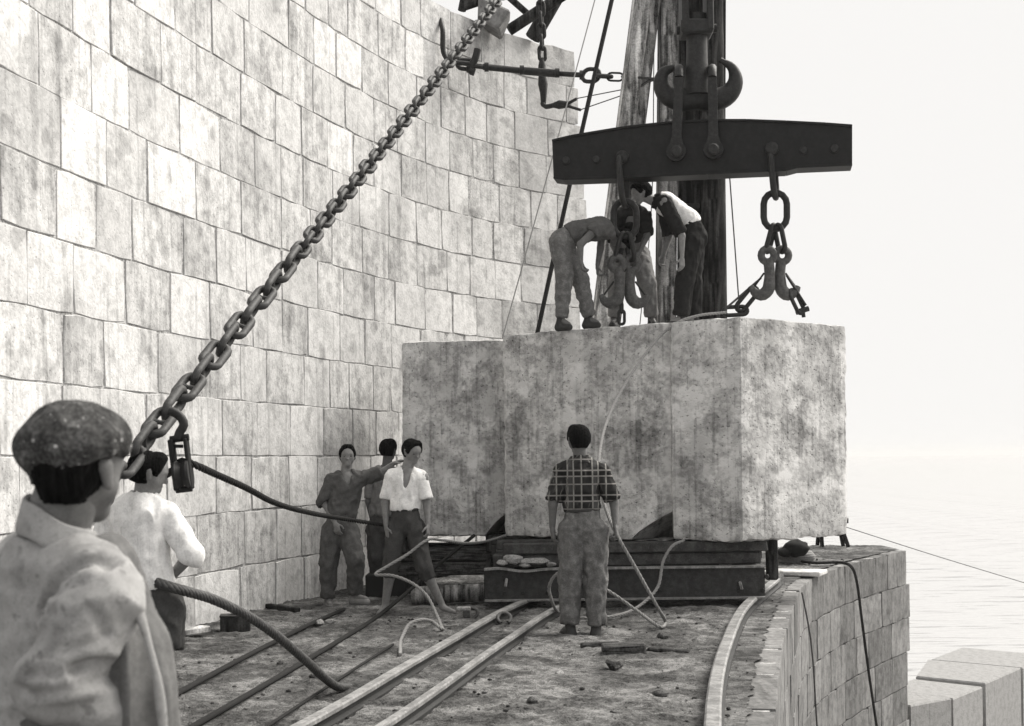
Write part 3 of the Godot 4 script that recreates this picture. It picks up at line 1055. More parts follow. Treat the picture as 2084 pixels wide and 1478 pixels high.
	for q in [[-1.2, 0.09], [-0.2, 0.09], [-1.2, 0.56], [-0.2, 0.56]]:
		var b := MB.new()
		b.box(Vector3(q[0], q[1], -17.85), Vector3(0.24, 0.2, 1.3), 0.015)
		part(cr, "timber", b, M.timber_dark)
	for q in [[0.27, -17.4], [0.27, -18.2], [0.435, -17.4], [0.435, -18.2]]:
		var b := MB.new()
		b.box(Vector3(-0.55, q[0], q[1]), Vector3(1.75, 0.16, 0.2), 0.015, Basis.IDENTITY, 0.01, rng)
		part(cr, "timber", b, M.timber_across)
	# log, planks and dark crate lying left of the trolley
	var lg := MB.new()
	var la := on_level(838, 1212, 0.1) + Vector3(0, 0, 0.0)
	lg.tube(smooth_path([la, la + Vector3(0.45, 0.015, 0.02), la + Vector3(0.95, 0.03, 0.05)], 0.1), 0.095, 14)
	single("log", "thick round pale log lying behind the barefoot man's leg", "log", lg, M.timber, la - Vector3(0, 0.095, 0))
	var pl := MB.new()
	var pa := gnd(884, 1176) + Vector3(0, 0.09, 0)
	var pb := gnd(1000, 1160) + Vector3(0, 0.13, 0)
	pl.beam(pa, pb, 0.22, 0.14, 0.015)
	single("timber_baulk", "square weathered baulk lying beyond the round log", "timber", pl, M.timber_across, pa - Vector3(0, 0.07, 0))
	var cb := MB.new()
	var cp := gnd(785, 1216)
	cb.box(cp + Vector3(0, 0.13, -0.15), Vector3(0.46, 0.26, 0.3), 0.015)
	single("crate", "low dark crate on the ground behind the barefoot man", "crate", cb, M.tar, cp)

# ---------------------------------------------------------------- lifting beam and tackle
func beam_d(px: float) -> float:
	return lerpf(16.65, 16.1, (px - 1125.0) / 610.0)

func make_lift() -> void:
	var o := at(1125, 330, beam_d(1125))
	var e := at(1735, 330, beam_d(1735))
	var ax := e - o
	ax.y = 0
	ax = ax.normalized()
	var fr := Transform3D(Basis(ax, Vector3.UP, ax.cross(Vector3.UP)), o)
	var top := []
	for p in [[1127, 292], [1165, 283], [1200, 277], [1280, 264], [1360, 256], [1440, 251], [1520, 251], [1600, 254], [1680, 258], [1733, 262]]: top.append(fr.affine_inverse() * at(p[0], p[1], beam_d(p[0])))
	var bot := []
	for p in [[1130, 366], [1152, 369], [1280, 365], [1440, 358], [1600, 351], [1622, 345], [1733, 340]]: bot.append(fr.affine_inverse() * at(p[0], p[1], beam_d(p[0])))
	var poly := PackedVector2Array()
	for p in top: poly.append(Vector2(p.x, p.y))
	for i in range(bot.size() - 1, -1, -1): poly.append(Vector2(bot[i].x, bot[i].y))
	var t := thing("lifting_beam", "long dark cambered steel lifting beam hanging above the huge block", "lifting beam", fr * Vector3(1.65, -0.2, 0))
	for z in [[0.10, 0.135], [-0.135, -0.10]]:
		var m := MB.new()
		m.prism(poly, z[0], z[1], fr)
		part(t, "web_plate", m, M.steel)
	for row in [[top, 0.0], [bot, 0.0]]:
		var m := MB.new()
		for i in row[0].size() - 1:
			var a: Vector3 = fr * Vector3(row[0][i].x, row[0][i].y, 0)
			var b: Vector3 = fr * Vector3(row[0][i + 1].x, row[0][i + 1].y, 0)
			m.beam(a, b, 0.31, 0.028, 0.004)
		part(t, "flange", m, M.steel)
	var nrm := fr.basis.z
	for q in [[1152, 327, 0.045], [1214, 325, 0.045], [1635, 306, 0.045], [1698, 303, 0.05]]:
		bolt(t, at(q[0], q[1], beam_d(q[0]) - 0.135), q[2], nrm, M.iron)
	for q in [[1266, 320], [1571, 303]]:
		bolt(t, at(q[0], q[1], beam_d(q[0]) - 0.16), 0.075, nrm, M.iron, "tackle_pin")
	for q in [[1377, 308], [1452, 304]]:
		bolt(t, at(q[0], q[1], beam_d(q[0]) - 0.27), 0.065, nrm, M.iron, "strap_pin")
	# straps over the hook
	var st := thing("hook_straps", "pair of long iron straps joining the double hook to the lifting beam", "strap", fr * Vector3(1.5, 0.05, 0.2))
	for q in [[1376, 1382, 158, 308], [1452, 1450, 158, 304]]:
		for side in [0.20, -0.20]:
			var m := MB.new()
			var up := at(q[1], q[2], 16.4 - side)
			var dn := at(q[0], q[3], beam_d(q[0]) - side)
			var bs := aim(up - dn, nrm)
			var x := Transform3D(bs, dn)
			var h := up.distance_to(dn)
			var pp := PackedVector2Array()
			for i in 13:
				var an := deg_to_rad(-225.0 + 270.0 * i / 12.0)
				pp.append(Vector2(cos(an), sin(an)) * 0.108)
			pp.append_array(PackedVector2Array([Vector2(0.052, 0.16), Vector2(0.048, h), Vector2(-0.048, h), Vector2(-0.052, 0.16)]))
			m.prism(pp, -0.025, 0.025, x)
			part(st, "strap", m, M.iron)
		var br := MB.new()
		br.tube(smooth_path([at(q[1], q[2], 16.2), at(q[1], q[2] - 14, 16.24), at(q[1], q[2] - 19, 16.4), at(q[1], q[2] - 14, 16.56), at(q[1], q[2], 16.6)], 0.04), 0.05, 9)
		part(st, "strap_bow", br, M.iron)
	# double hook and its block
	var dd := 16.42
	var hk := thing("crane_hook", "massive double ramshorn hook with its swivel housing at top of frame", "hook", at(1420, 205, dd))
	var hb := MB.new()
	var hp := smooth_path([at(1372, 138, dd), at(1352, 146, dd), at(1345, 168, dd), at(1356, 192, dd), at(1385, 203, dd), at(1421, 198, dd), at(1456, 203, dd), at(1484, 190, dd), at(1497, 165, dd), at(1490, 138, dd), at(1466, 122, dd)], 0.04)
	var rr := []
	for i in hp.size():
		var f := absf(float(i) / (hp.size() - 1) - 0.48) * 2.0
		rr.append(lerpf(0.145, 0.03, pow(clampf(f, 0, 1), 1.5)))
	hb.tube(hp, rr, 12, false, true, 0.8, Vector3(0, 0, 1))
	part(hk, "double_hook", hb, M.iron)
	var sh := MB.new()
	var s0 := at(1418, 30, dd)
	var s1 := at(1419, 195, dd)
	sh.tube(PackedVector3Array([s0, s0.lerp(s1, 0.25), s0.lerp(s1, 0.6), s0.lerp(s1, 0.82), s1]), [0.115, 0.115, 0.12, 0.15, 0.17], 14)
	part(hk, "shank", sh, M.iron)
	var hs := MB.new()
	hs.box(at(1416, 60, dd), Vector3(0.36, 0.16, 0.34), 0.02)
	part(hk, "crosshead", hs, M.iron)
	for px in [1391, 1441]:
		var ck := MB.new()
		ck.box(at(px, -40, dd), Vector3(0.08, 1.2, 0.36), 0.015)
		part(hk, "cheek_plate", ck, M.iron)
	var tr := MB.new()
	tr.tube(PackedVector3Array([at(1376, 62, dd), at(1458, 58, dd)]), 0.05, 10)
	part(hk, "trunnion", tr, M.iron)
	tackle("chain tackle with paired hooks hanging from the seaward end of lifting beam", 0, 0, 16.22, true)
	tackle("chain tackle with paired hooks hanging between the three bending workers", -306, 17, 16.40, false)

func tackle(label: String, ox: float, oy: float, d: float, slings: bool) -> void:
	var P := func(x: float, y: float, dz := 0.0) -> Vector3: return at(x + ox, y + oy, d - dz)
	var t := thing("tackle", label, "tackle", P.call(1578, 600), "tackles under the lifting beam")
	link_between(t, "shackle", P.call(1571, 308), P.call(1578, 396), 0.40, 0.07, Vector3(0.96, 0, 0.28), M.iron)
	link_between(t, "ring_link", P.call(1578, 399), P.call(1578, 459), 0.33, 0.075, Vector3(0, 0, 1), M.iron)
	link_between(t, "small_link", P.call(1574, 463), P.call(1562, 508), 0.17, 0.055, Vector3(1, 0, 0.5), M.iron)
	link_between(t, "small_link", P.call(1583, 463), P.call(1592, 508), 0.17, 0.055, Vector3(1, 0, -0.5), M.iron)
	for s in [-1, 1]:
		var f := func(x: float, y: float) -> Vector3: return P.call(1577 + s * x, y, -0.03 * s)
		var m := MB.new()
		var eye := PackedVector3Array()
		for i in 16:
			var an := TAU * i / 16
			eye.append(f.call(15 + cos(an) * 13, 520 + sin(an) * 13.5))
		m.tube(eye, 0.042, 9, true)
		var hp := smooth_path([f.call(13, 531), f.call(11, 550), f.call(11, 572), f.call(14, 590), f.call(26, 600), f.call(40, 596), f.call(48, 583)], 0.03)
		var rr := []
		for i in hp.size():
			var q := float(i) / (hp.size() - 1)
			rr.append(0.058 if q < 0.3 else (0.058 + 0.014 * sin((q - 0.3) / 0.7 * PI) - 0.03 * maxf(0.0, q - 0.7) / 0.3))
		m.tube(hp, rr, 10)
		part(t, "hook", m, M.iron_pale)  # light on the hooks is put into the colour by a paler iron
		var w := MB.new()                                   # tie bar from the hook's neck to its tip
		w.tube(PackedVector3Array([f.call(22, 556), f.call(45, 588)]), 0.012, 6)
		part(t, "tie_bar", w, M.iron)
	if slings:
		link_between(t, "sling_link", P.call(1536, 590), P.call(1505, 628), 0.15, 0.05, Vector3(0.5, 0.3, 1), M.iron)
		link_between(t, "sling_link", P.call(1612, 594), P.call(1631, 634), 0.14, 0.045, Vector3(0.5, 0.2, 1), M.iron)
		var b := MB.new()
		b.tube(PackedVector3Array([P.call(1601, 560), P.call(1640, 622)]), 0.016, 6)
		b.tube(PackedVector3Array([P.call(1620, 636), P.call(1646, 628)]), 0.03, 8)
		b.tube(PackedVector3Array([P.call(1634, 632), P.call(1636, 646)]), 0.022, 8)
		part(t, "sling_bar", b, M.iron)
		var c := MB.new()
		c.tube(PackedVector3Array([P.call(1549, 566), P.call(1470, 634)]), 0.014, 6)
		part(t, "sling_bar", c, M.iron_pale)
		var l2 := MB.new()
		l2.tube(link_path(0.26, 0.10), 0.024, 8, true)
		shared(t, "sling_link", l2.mesh(), M.iron, Transform3D(aim(P.call(1475, 634) - P.call(1512, 632), Vector3(0, 0.4, 1)), P.call(1497, 633) - org_of(t)))
	else:
		link_between(t, "small_link", P.call(1571, 602), P.call(1571, 616), 0.09, 0.035, Vector3(1, 0, 0.4), M.iron)
		link_between(t, "small_link", P.call(1571, 618), P.call(1571, 640), 0.10, 0.035, Vector3(0.1, 0, 1), M.iron)

# ---------------------------------------------------------------- crane legs, ties, stays
func make_crane() -> void:
	var c := thing("crane", "timber crane legs and dark mast rising behind the huge block", "crane", gnd(1400, 1172))
	var leg := func(called: String, px0, py0, px1, py1, d: float, w: float, h: float, m: Material, tw := 0.0) -> void:
		var b := MB.new()
		var a: Vector3 = at(px0, py0, d)
		var e: Vector3 = at(px1, py1, d)
		var n := (e - a) / (e.y - a.y)
		var foot := a + n * (0.02 - a.y)
		b.beam(foot, e, w, h, 0.02, Vector3(sin(tw), 0, cos(tw)))
		part(c, called, b, m)
	leg.call("raking_leg", 1268, 300, 1314, 0 - 60, 19.5, 0.20, 0.24, M.timber_pale, 0.3)  # lit face of one square leg, painted in as a paler beam
	leg.call("raking_leg", 1291, 300, 1336, 0 - 60, 19.62, 0.17, 0.22, M.timber, 0.3)  # shaded face of the same leg, painted in as a darker beam
	leg.call("upright_timber", 1356, 500, 1361, -80, 19.7, 0.24, 0.24, M.timber, 0.15)
	leg.call("upright_timber", 1407, 500, 1409, -80, 19.9, 0.36, 0.22, M.timber_dark, 0.0)
	var mast := MB.new()
	var m0 := at(1453, 500, 19.6)
	mast.tube(PackedVector3Array([Vector3(m0.x, 0.0, m0.z), Vector3(m0.x, 3.5, m0.z), Vector3(m0.x, 9.0, m0.z)]), [0.165, 0.165, 0.16], 18)
	part(c, "mast", mast, M.timber_dark)
	var bd := MB.new()
	bd.beam(Vector3(m0.x + 0.14, 5.2, m0.z - 0.1), Vector3(m0.x + 0.2, 9.0, m0.z - 0.1), 0.06, 0.1, 0.006, Vector3(0, 0, 1))
	part(c, "mast_board", bd, M.tar)
	for q in [[1397, 262], [1397, 420]]:
		var bn := MB.new()
		bn.box(at(q[0], q[1], 19.75), Vector3(0.34, 0.07, 0.05), 0.006)
		part(c, "band", bn, M.iron)
	# stays and lines
	line("stay_rod", "thick dark stay slanting behind the left bending worker", "stay", [[1252, -30, 18.9], [1170, 330, 18.6], [1095, 672, 18.4], [1040, 930, 18.2]], 0.032, M.steel, "stays")
	line("guy_line", "thin pale line slanting from the block's corner up to the frame top", "line", [[1216, -20, 17.4], [1130, 300, 17.1], [1022, 690, 16.95]], 0.008, M.line, "lines")
	line("tag_line", "thin dark line hanging behind the seaward tackle", "line", [[1484, 345, 16.5], [1494, 480, 16.4], [1504, 615, 16.3]], 0.008, M.wire, "lines")
	line("plumb_line", "thin line hanging between the raking leg and the upright timber", "line", [[1331, 110, 18.6], [1326, 420, 18.5], [1302, 664, 17.4]], 0.007, M.wire, "lines")
	line("sea_line", "thin line running out over the water from the block", "line", [[1722, 1073, 17.0], [1900, 1130, 18.5], [2110, 1194, 20.5]], 0.005, M.wire, "lines")
	# upper tie: bracket in the wall, chain, rod, turnbuckle, wires to the crane
	var br := MB.new()
	br.tube(smooth_path([at(897, 40, 20.35), at(901, 62, 20.2), at(903, 108, 20.2), at(915, 124, 20.2), at(955, 130, 20.25)], 0.05), 0.036, 8)
	single("wall_bracket", "bent iron bar standing out from the wall's upper courses", "bracket", br, M.iron, at(903, 124, 20.2))
	var t := thing("tie_rod", "horizontal iron tie rod with turnbuckle between the wall and crane legs", "tie rod", at(1060, 145, 20.5))
	link_between(t, "shackle", at(935, 130, 20.4), at(962, 133, 20.4), 0.2, 0.06, Vector3(0, 0.3, 1), M.iron)
	link_between(t, "chain_link", at(962, 133, 20.4), at(982, 136, 20.4), 0.18, 0.055, Vector3(0, 1, 0.4), M.iron)
	var hk := MB.new()
	hk.tube(smooth_path([at(972, 100, 20.35), at(966, 122, 20.35), at(955, 142, 20.35), at(966, 148, 20.35)], 0.04), 0.05, 8)
	part(t, "hook", hk, M.iron)
	var rod := MB.new()
	rod.tube(PackedVector3Array([at(983, 136, 20.4), at(1060, 144, 20.5), at(1062, 144, 20.5), at(1135, 150, 20.3), at(1138, 150, 20.3), at(1186, 153, 20.1)]), [0.045, 0.045, 0.055, 0.055, 0.036, 0.036], 9)
	part(t, "rod", rod, M.iron)
	for px in [990, 1062, 1134, 1184]:
		var cl := MB.new()
		var a := at(px, 136 + (px - 983) * 0.083, 20.4 - (px - 983) * 0.0012)
		cl.lathe([Vector2(0.001, -0.03), Vector2(0.065, -0.03), Vector2(0.065, 0.03), Vector2(0.001, 0.03)], 10, Transform3D(Basis(Vector3(0, 0, 1), PI / 2), a))
		part(t, "collar", cl, M.iron)
	link_between(t, "turnbuckle", at(1190, 153, 20.1), at(1216, 154, 20.0), 0.24, 0.06, Vector3(0, 0.1, 1), M.iron)
	link_between(t, "chain_link", at(1214, 154, 20.0), at(1240, 156, 19.9), 0.13, 0.06, Vector3(0, 1, 0.3), M.iron)
	link_between(t, "turnbuckle", at(1238, 156, 19.9), at(1266, 157, 19.85), 0.14, 0.03, Vector3(0, 0.1, 1), M.iron)
	var wr := MB.new()
	wr.tube(PackedVector3Array([at(1266, 156, 19.8), at(1300, 158, 19.4), at(1348, 162, 19.6)]), 0.02, 6)
	wr.tube(PackedVector3Array([at(1300, 178, 19.5), at(1318, 166, 19.5), at(1348, 158, 19.6)]), 0.018, 6)
	part(t, "wire", wr, M.wire)
	# lower tie: hanging chain, hook, fork and two wires
	var h := thing("hanging_chain", "short hanging chain with turnbuckle beside the wall's end", "chain", at(1105, 215, 20.9))
	var y := -40.0
	var k := 0
	while y < 120:
		link_between(h, "link", at(1100 + y * 0.03, y, 20.9), at(1101 + y * 0.03, y + 22, 20.9), 0.14, 0.05, Vector3(0.25, 0, 1) if k % 2 == 0 else Vector3(1, 0, 0.25), M.iron)
		y += 23
		k += 1
	var tb := MB.new()
	tb.tube(PackedVector3Array([at(1103, 118, 20.9), at(1103, 135, 20.9), at(1103, 150, 20.9), at(1105, 172, 20.9), at(1106, 190, 20.9), at(1106, 216, 20.9)]), [0.03, 0.055, 0.05, 0.07, 0.05, 0.035], 9)
	part(h, "turnbuckle", tb, M.iron)
	var f := MB.new()
	f.tube(smooth_path([at(1104, 210, 20.9), at(1110, 217, 20.85), at(1130, 214, 20.8), at(1158, 213, 20.7)], 0.05), 0.035, 8)
	f.tube(PackedVector3Array([at(1128, 214, 20.8), at(1138, 213, 20.75), at(1160, 213, 20.7)]), [0.04, 0.065, 0.04], 8)
	f.tube(PackedVector3Array([at(1152, 213, 20.7), at(1174, 201, 20.6)]), 0.022, 6)
	f.tube(PackedVector3Array([at(1152, 215, 20.7), at(1182, 224, 20.6)]), 0.022, 6)
	part(h, "fork", f, M.iron)
	var w2 := MB.new()
	w2.tube(PackedVector3Array([at(1172, 201, 20.6), at(1290, 178, 19.5)]), 0.008, 5)
	w2.tube(PackedVector3Array([at(1180, 224, 20.6), at(1290, 186, 19.5)]), 0.008, 5)
	part(h, "wire", w2, M.wire)
	# props on top of the wall
	var pr := thing("timber_props", "crossed timber poles braced on top of the wall's end", "timber", at(1070, 70, 21.6))
	for q in [[1036, 62, 1165, -22, 21.6, 0.085], [1025, -15, 1078, 32, 21.7, 0.05], [1084, 78, 1146, -30, 22.0, 0.12], [940, 14, 1000, -6, 21.3, 0.07], [950, -30, 940, 22, 21.3, 0.06]]:
		var b := MB.new()
		b.tube(PackedVector3Array([at(q[0], q[1], q[4]), at(q[2], q[3], q[4])]), q[5], 9)
		part(pr, "pole", b, M.timber_dark)
	var bk := MB.new()
	bk.box(at(1000, 38, 21.15), Vector3(0.42, 0.3, 0.5), 0.03, Basis(Vector3(0, 0, 1), -0.35), 0.04, rng)
	single("stone_lump", "rough dark stone perched on the wall top behind the big chain", "stone", bk, M.quay4, at(1000, 58, 21.15))

# ---------------------------------------------------------------- the big chain, the pulley, ropes
func make_lines() -> void:
	var near := at(291, 892, 8.2)
	var far := at(1000, 16, 16.5)
	var dir := (far - near).normalized()
	var ch := thing("anchor_chain", "heavy iron chain slanting from behind the capped man up past the wall top", "chain", near)
	var big := link_mesh(0.222, 0.160, 0.050, true, 9)
	var big0 := link_mesh(0.222, 0.154, 0.050, false, 9)
	var small := link_mesh(0.150, 0.138, 0.041, false, 8)
	var side := dir.cross(Vector3(0, 0, 1)).normalized()
	var face := side.cross(dir).normalized()
	var roll0 := 0.0
	var s := -5.2
	var k := 0
	var total := near.distance_to(far) + 2.0
	while s < total:
		var lower := s < 2.75
		var pitch := 0.222 if lower else 0.150
		var sag := -0.05 * sin(PI * clampf((s + 2.0) / total, 0, 1))
		var p := near + dir * (s + pitch * 0.5) + Vector3(0, sag, 0)
		var r := roll0 + (PI / 2 if k % 2 else 0.0) + 0.15 * sin(k * 0.7) + rng.randf_range(-0.09, 0.09)
		if p.y > 0.05:
			var hint := face.rotated(dir, r)
			shared(ch, "link", (big if (k % 3 != 1) else big0) if lower else small, M.chain, Transform3D(aim(dir, hint).scaled_local(Vector3(rng.randf_range(0.95, 1.05), 1.0, rng.randf_range(0.93, 1.07))), p - near))
		s += pitch
		k += 1
	# pulley hanging from the chain
	var d := 8.25
	var pu := thing("pulley_block", "dark iron snatch pulley hooked onto the heavy chain", "pulley", at(372, 995, d))
	var hk := MB.new()
	var hp := smooth_path([at(344, 836, d), at(356, 840, d), at(370, 852, d), at(374, 866, d), at(366, 880, d), at(362, 893, d)], 0.02)
	hk.tube(hp, 0.026, 9)
	part(pu, "hook", hk, M.iron)
	for q in [[348, 895, 361, 999], [378, 892, 390, 995]]:
		var b := MB.new()
		b.beam(at(q[0], q[1], d), at(q[2], q[3], d), 0.028 if q[0] < 360 else 0.02, 0.075, 0.006, Vector3(0, 0, 1))
		part(pu, "cheek", b, M.tar)
	for q in [[346, 895, 384, 890, 0.02], [362, 905, 362, 912, 0.03], [358, 998, 391, 994, 0.018]]:
		var b := MB.new()
		b.tube(PackedVector3Array([at(q[0], q[1], d), at(q[2], q[3], d)]), q[4], 8)
		part(pu, "pin", b, M.tar)
	var sv := MB.new()
	var sc := at(372, 966, d)
	sv.lathe([Vector2(0.001, -0.045), Vector2(0.082, -0.045), Vector2(0.085, -0.03), Vector2(0.062, 0.0), Vector2(0.085, 0.03), Vector2(0.082, 0.045), Vector2(0.001, 0.045)], 22, Transform3D(Basis(Vector3(0, 0, 1), PI / 2 + 0.12), sc))
	part(pu, "sheave", sv, M.iron)
	rope("pulley_rope", "dark rope running from the hanging pulley to the barefoot man", "rope", [[300, 985, 8.6], [345, 962, 8.35], [372, 938, 8.25], [392, 945, 8.3], [440, 966, 8.9], [500, 993, 9.8], [560, 1024, 11.0], [640, 1046, 12.8], [710, 1058, 14.2], [786, 1070, 15.1]], 0.022, M.rope_dark, 3, "ropes")
	rope("wire_rope", "thick twisted wire rope arching from the white-shirted man down to the rail", "wire rope", [[318, 1186, 8.0], [350, 1196, 8.0], [430, 1219, 8.25], [500, 1252, 8.5], [560, 1292, 8.8], [620, 1343, 9.2], [665, 1384, 9.6], [690, 1399, 9.9], [712, 1400, 10.1]], 0.029, M.wire, 6, "ropes", 0.02)
	rope("ground_cable", "dark cable lying on the dirt nearest the wall", "cable", [[300, 1444], [335, 1426], [450, 1363], [560, 1306], [640, 1267], [700, 1240]], 0.02, M.rope_dark, 1, "cables on the ground")
	rope("ground_cable", "dark taut cable rising from the dirt to the block's rigging", "cable", [[330, 1516], [395, 1478], [560, 1382], [700, 1298], [775, 1250], [840, 1196, 15.6], [900, 1143, 16.3], [965, 1090, 16.9]], 0.02, M.rope_dark, 1, "cables on the ground")
	rope("ground_cable", "thin dark cable lying beside the outer rail", "cable", [[520, 1495], [545, 1478], [660, 1402], [740, 1350], [800, 1312]], 0.011, M.rope_dark, 1, "cables on the ground")
	rope("slack_rope", "pale slack rope looping from the barefoot man's hand down to the rail", "rope", [[1030, 1090, 16.7], [990, 1102, 16.3], [945, 1106, 15.6], [900, 1100, 15.1], [868, 1100, 14.8], [830, 1128, 14.7], [790, 1152, 14.6], [764, 1169, 14.5], [800, 1172, 14.4], [840, 1188, 14.3], [868, 1212, 14.2], [888, 1250, 14.0], [897, 1272, 13.7], [898, 1280], [880, 1266, 13.4], [856, 1262, 13.2], [834, 1270, 13.1], [820, 1294, 12.9], [814, 1332]], 0.016, M.rope, 3, "ropes")
	rope("long_rope", "pale rope running down the block to the plaid man and coiling on the ground", "rope", [[1478, 636, 15.9], [1420, 643, 15.62], [1380, 656, 15.5], [1346, 682, 15.42], [1255, 812, 14.7], [1219, 935, 13.7], [1226, 1010, 13.3], [1238, 1050, 13.08], [1254, 1086, 12.88], [1290, 1150, 12.95], [1338, 1236, 13.1], [1354, 1266], [1343, 1276], [1300, 1246, 13.5], [1240, 1204, 13.6], [1180, 1172, 13.7], [1138, 1166, 13.8], [1118, 1192, 13.9], [1124, 1226, 14.0], [1142, 1250], [1190, 1258], [1250, 1254], [1306, 1230, 14.6], [1340, 1192, 14.85], [1350, 1142, 14.95], [1368, 1112, 14.98], [1392, 1100, 15.1]], 0.016, M.rope, 3, "ropes")
	rope("hose", "black hose crossing the quay and hanging down its stone wall", "hose", [[1632, 1143, 20.95], [1660, 1146], [1700, 1145], [1722, 1147], [1736, 1158, 20.72], [1744, 1185, 20.85], [1754, 1260, 21.0], [1767, 1360, 21.25], [1786, 1490, 21.6]], 0.022, M.tar, 1, "", 0.06)
	line("cord", "thin dark cord hanging down the quay wall's stones", "cord", [[1632, 1206, 16.75], [1650, 1300, 16.75], [1663, 1480, 16.9]], 0.010, M.wire, "lines")

# ---------------------------------------------------------------- small things lying about
func make_small() -> void:
	# coil, bundle and plank by the trolley
	var c0 := gnd(1612, 1146)
	var co := MB.new()
	var sp := []
	for i in 90:
		var an := TAU * i / 16.0
		var r := 0.22 - 0.03 * sin(i * 0.35)
		sp.append(c0 + Vector3(cos(an) * r * 1.25, 0.025 + i * 0.0016, sin(an) * r))
	rope_mesh(co, smooth_path(sp, 0.05), 0.024, 1)
	single("rope_coil", "coil of rope heaped on the quay beside the trolley", "rope", co, M.rope, c0)
	var nzb := noise(1.2, 9)
	var b := MB.new()
	b.ball(at(1620, 1116, 20.9), Vector3(0.18, 0.12, 0.2), 10, 14, Basis.IDENTITY, 0.3, nzb)
	b.ball(at(1600, 1124, 20.9), Vector3(0.12, 0.07, 0.15), 8, 12, Basis.IDENTITY, 0.3, nzb)
	single("tarpaulin_bundle", "dark rounded bundle resting on the rope coil", "bundle", b, M.black_cloth, at(1612, 1134, 20.9))
	var sl := MB.new()
	sl.box(gnd(1610, 1170) + Vector3(0.05, 0.03, 0), Vector3(0.75, 0.06, 0.5), 0.012, Basis(Vector3.UP, -0.4))
	single("pale_slab", "pale flat slab on the quay edge beside the trolley", "slab", sl, M.ashlar2, gnd(1610, 1170))
	var wg := MB.new()
	wg.prism(PackedVector2Array([Vector2(0, 0), Vector2(0.18, 0), Vector2(0.16, 0.16)]), -0.05, 0.05, Transform3D(Basis(Vector3.UP, 0.3), gnd(1566, 1190) + Vector3(0, -0.005, 0)))
	single("timber_wedge", "pale timber wedge on the ground at the trolley's seaward corner", "wedge", wg, M.timber_pale, gnd(1566, 1190))
	# trestle at the quay's far end
	var tp := on_level(1695, 1113, 0.0)
	var t := thing("trestle", "small dark trestle standing at the quay's far end", "trestle", tp)
	var px := tp.x
	var pz := tp.z
	for sx in [-1, 1]:
		for sz in [-1, 1]:
			var m := MB.new()
			m.beam(Vector3(px + sx * 0.22, 0.0, pz + sz * 0.2), Vector3(px + sx * 0.16 - 0.05, 0.42, pz + sz * 0.04), 0.06, 0.06, 0.006, Vector3(0, 0, 1))
			part(t, "leg", m, M.timber_dark)
	var tb := MB.new()
	tb.beam(Vector3(px - 0.36, 0.44, pz), Vector3(px + 0.26, 0.44, pz), 0.11, 0.09, 0.008)
	part(t, "top_bar", tb, M.timber_dark)
	var tc := MB.new()
	tc.beam(Vector3(px - 0.24, 0.24, pz + 0.1), Vector3(px + 0.2, 0.20, pz + 0.1), 0.03, 0.05, 0.004)
	part(t, "cross_bar", tc, M.timber_dark)
	# box and plank near the wall
	var bp := gnd(476, 1287)
	var bx := thing("wooden_box", "small dark wooden box with a pale lump on it near the wall foot", "box", bp)
	var m1 := MB.new()
	m1.box(bp + Vector3(0, 0.07, -0.08), Vector3(0.27, 0.14, 0.2), 0.012, Basis(Vector3.UP, 0.15))
	part(bx, "box_body", m1, M.timber_dark)
	var m2 := MB.new()
	m2.box(bp + Vector3(0, 0.145, -0.08), Vector3(0.28, 0.02, 0.21), 0.006, Basis(Vector3.UP, 0.15))
	part(bx, "lid", m2, M.timber_across)
	var lb := MB.new()
	rock(lb, bp + Vector3(0.03, 0.18, -0.08), Vector3(0.07, 0.04, 0.06), 8)
	single("stone", "pale stone lying on the small dark wooden box", "stone", lb, M.pale_stone, bp + Vector3(0.03, 0.155, -0.08))
	var k1 := MB.new()
	k1.beam(gnd(340, 1303) + Vector3(0, 0.05, 0), gnd(418, 1291) + Vector3(0, 0.05, 0), 0.14, 0.06, 0.01)
	single("plank", "short pale plank on the dirt behind the white-shirted man", "plank", k1, M.timber_pale, gnd(380, 1298))
	var k2 := MB.new()
	k2.beam(gnd(545, 1238) + Vector3(0, 0.025, 0), gnd(606, 1246) + Vector3(0, 0.02, 0), 0.07, 0.05, 0.008)
	single("plank", "thin dark batten lying at the wall foot", "plank", k2, M.timber_dark, gnd(575, 1243))
	var k3 := MB.new()
	k3.beam(gnd(1225, 1331) + Vector3(0, 0.03, 0), gnd(1313, 1330) + Vector3(0, 0.045, 0), 0.2, 0.085, 0.012)
	single("timber_offcut", "pale timber offcut half sunk in the dirt in front of plaid man", "timber", k3, M.timber_across, gnd(1270, 1331))
	var k4 := MB.new()
	k4.beam(gnd(1318, 1327) + Vector3(0, 0.01, 0), gnd(1402, 1330) + Vector3(0, 0.0, 0), 0.1, 0.05, 0.012)
	single("timber_offcut", "dark batten sunk in the dirt beside the pale offcut", "timber", k4, M.timber_dark, gnd(1360, 1330))
	var k5 := MB.new()
	k5.beam(gnd(1182, 1318) + Vector3(0, 0.012, 0), gnd(1262, 1316) + Vector3(0, 0.02, 0), 0.08, 0.05, 0.012)
	single("timber_offcut", "thin weathered batten behind the pale offcut", "timber", k5, M.timber_across, gnd(1220, 1318))
	# iron ring hook between the rails and clamp by the log
	var rg := MB.new()
	var rc := gnd(1026, 1272) + Vector3(0, 0.05, 0)
	var ring := PackedVector3Array()
	for i in 14:
		var an := deg_to_rad(-50 + 290.0 * i / 13)
		ring.append(rc + Vector3(cos(an) * 0.062, sin(an) * 0.045 + 0.01, -sin(an) * 0.05))
	rg.tube(ring, 0.019, 8)
	single("iron_hook", "open iron hook lying between the two cable-side rails", "hook", rg, M.iron_pale, rc - Vector3(0, 0.05, 0))
	var cp := gnd(950, 1258)
	var cl := thing("rail_clamp", "pale iron rail clamp with a curved lug beside the log", "clamp", cp)
	var ca := MB.new()
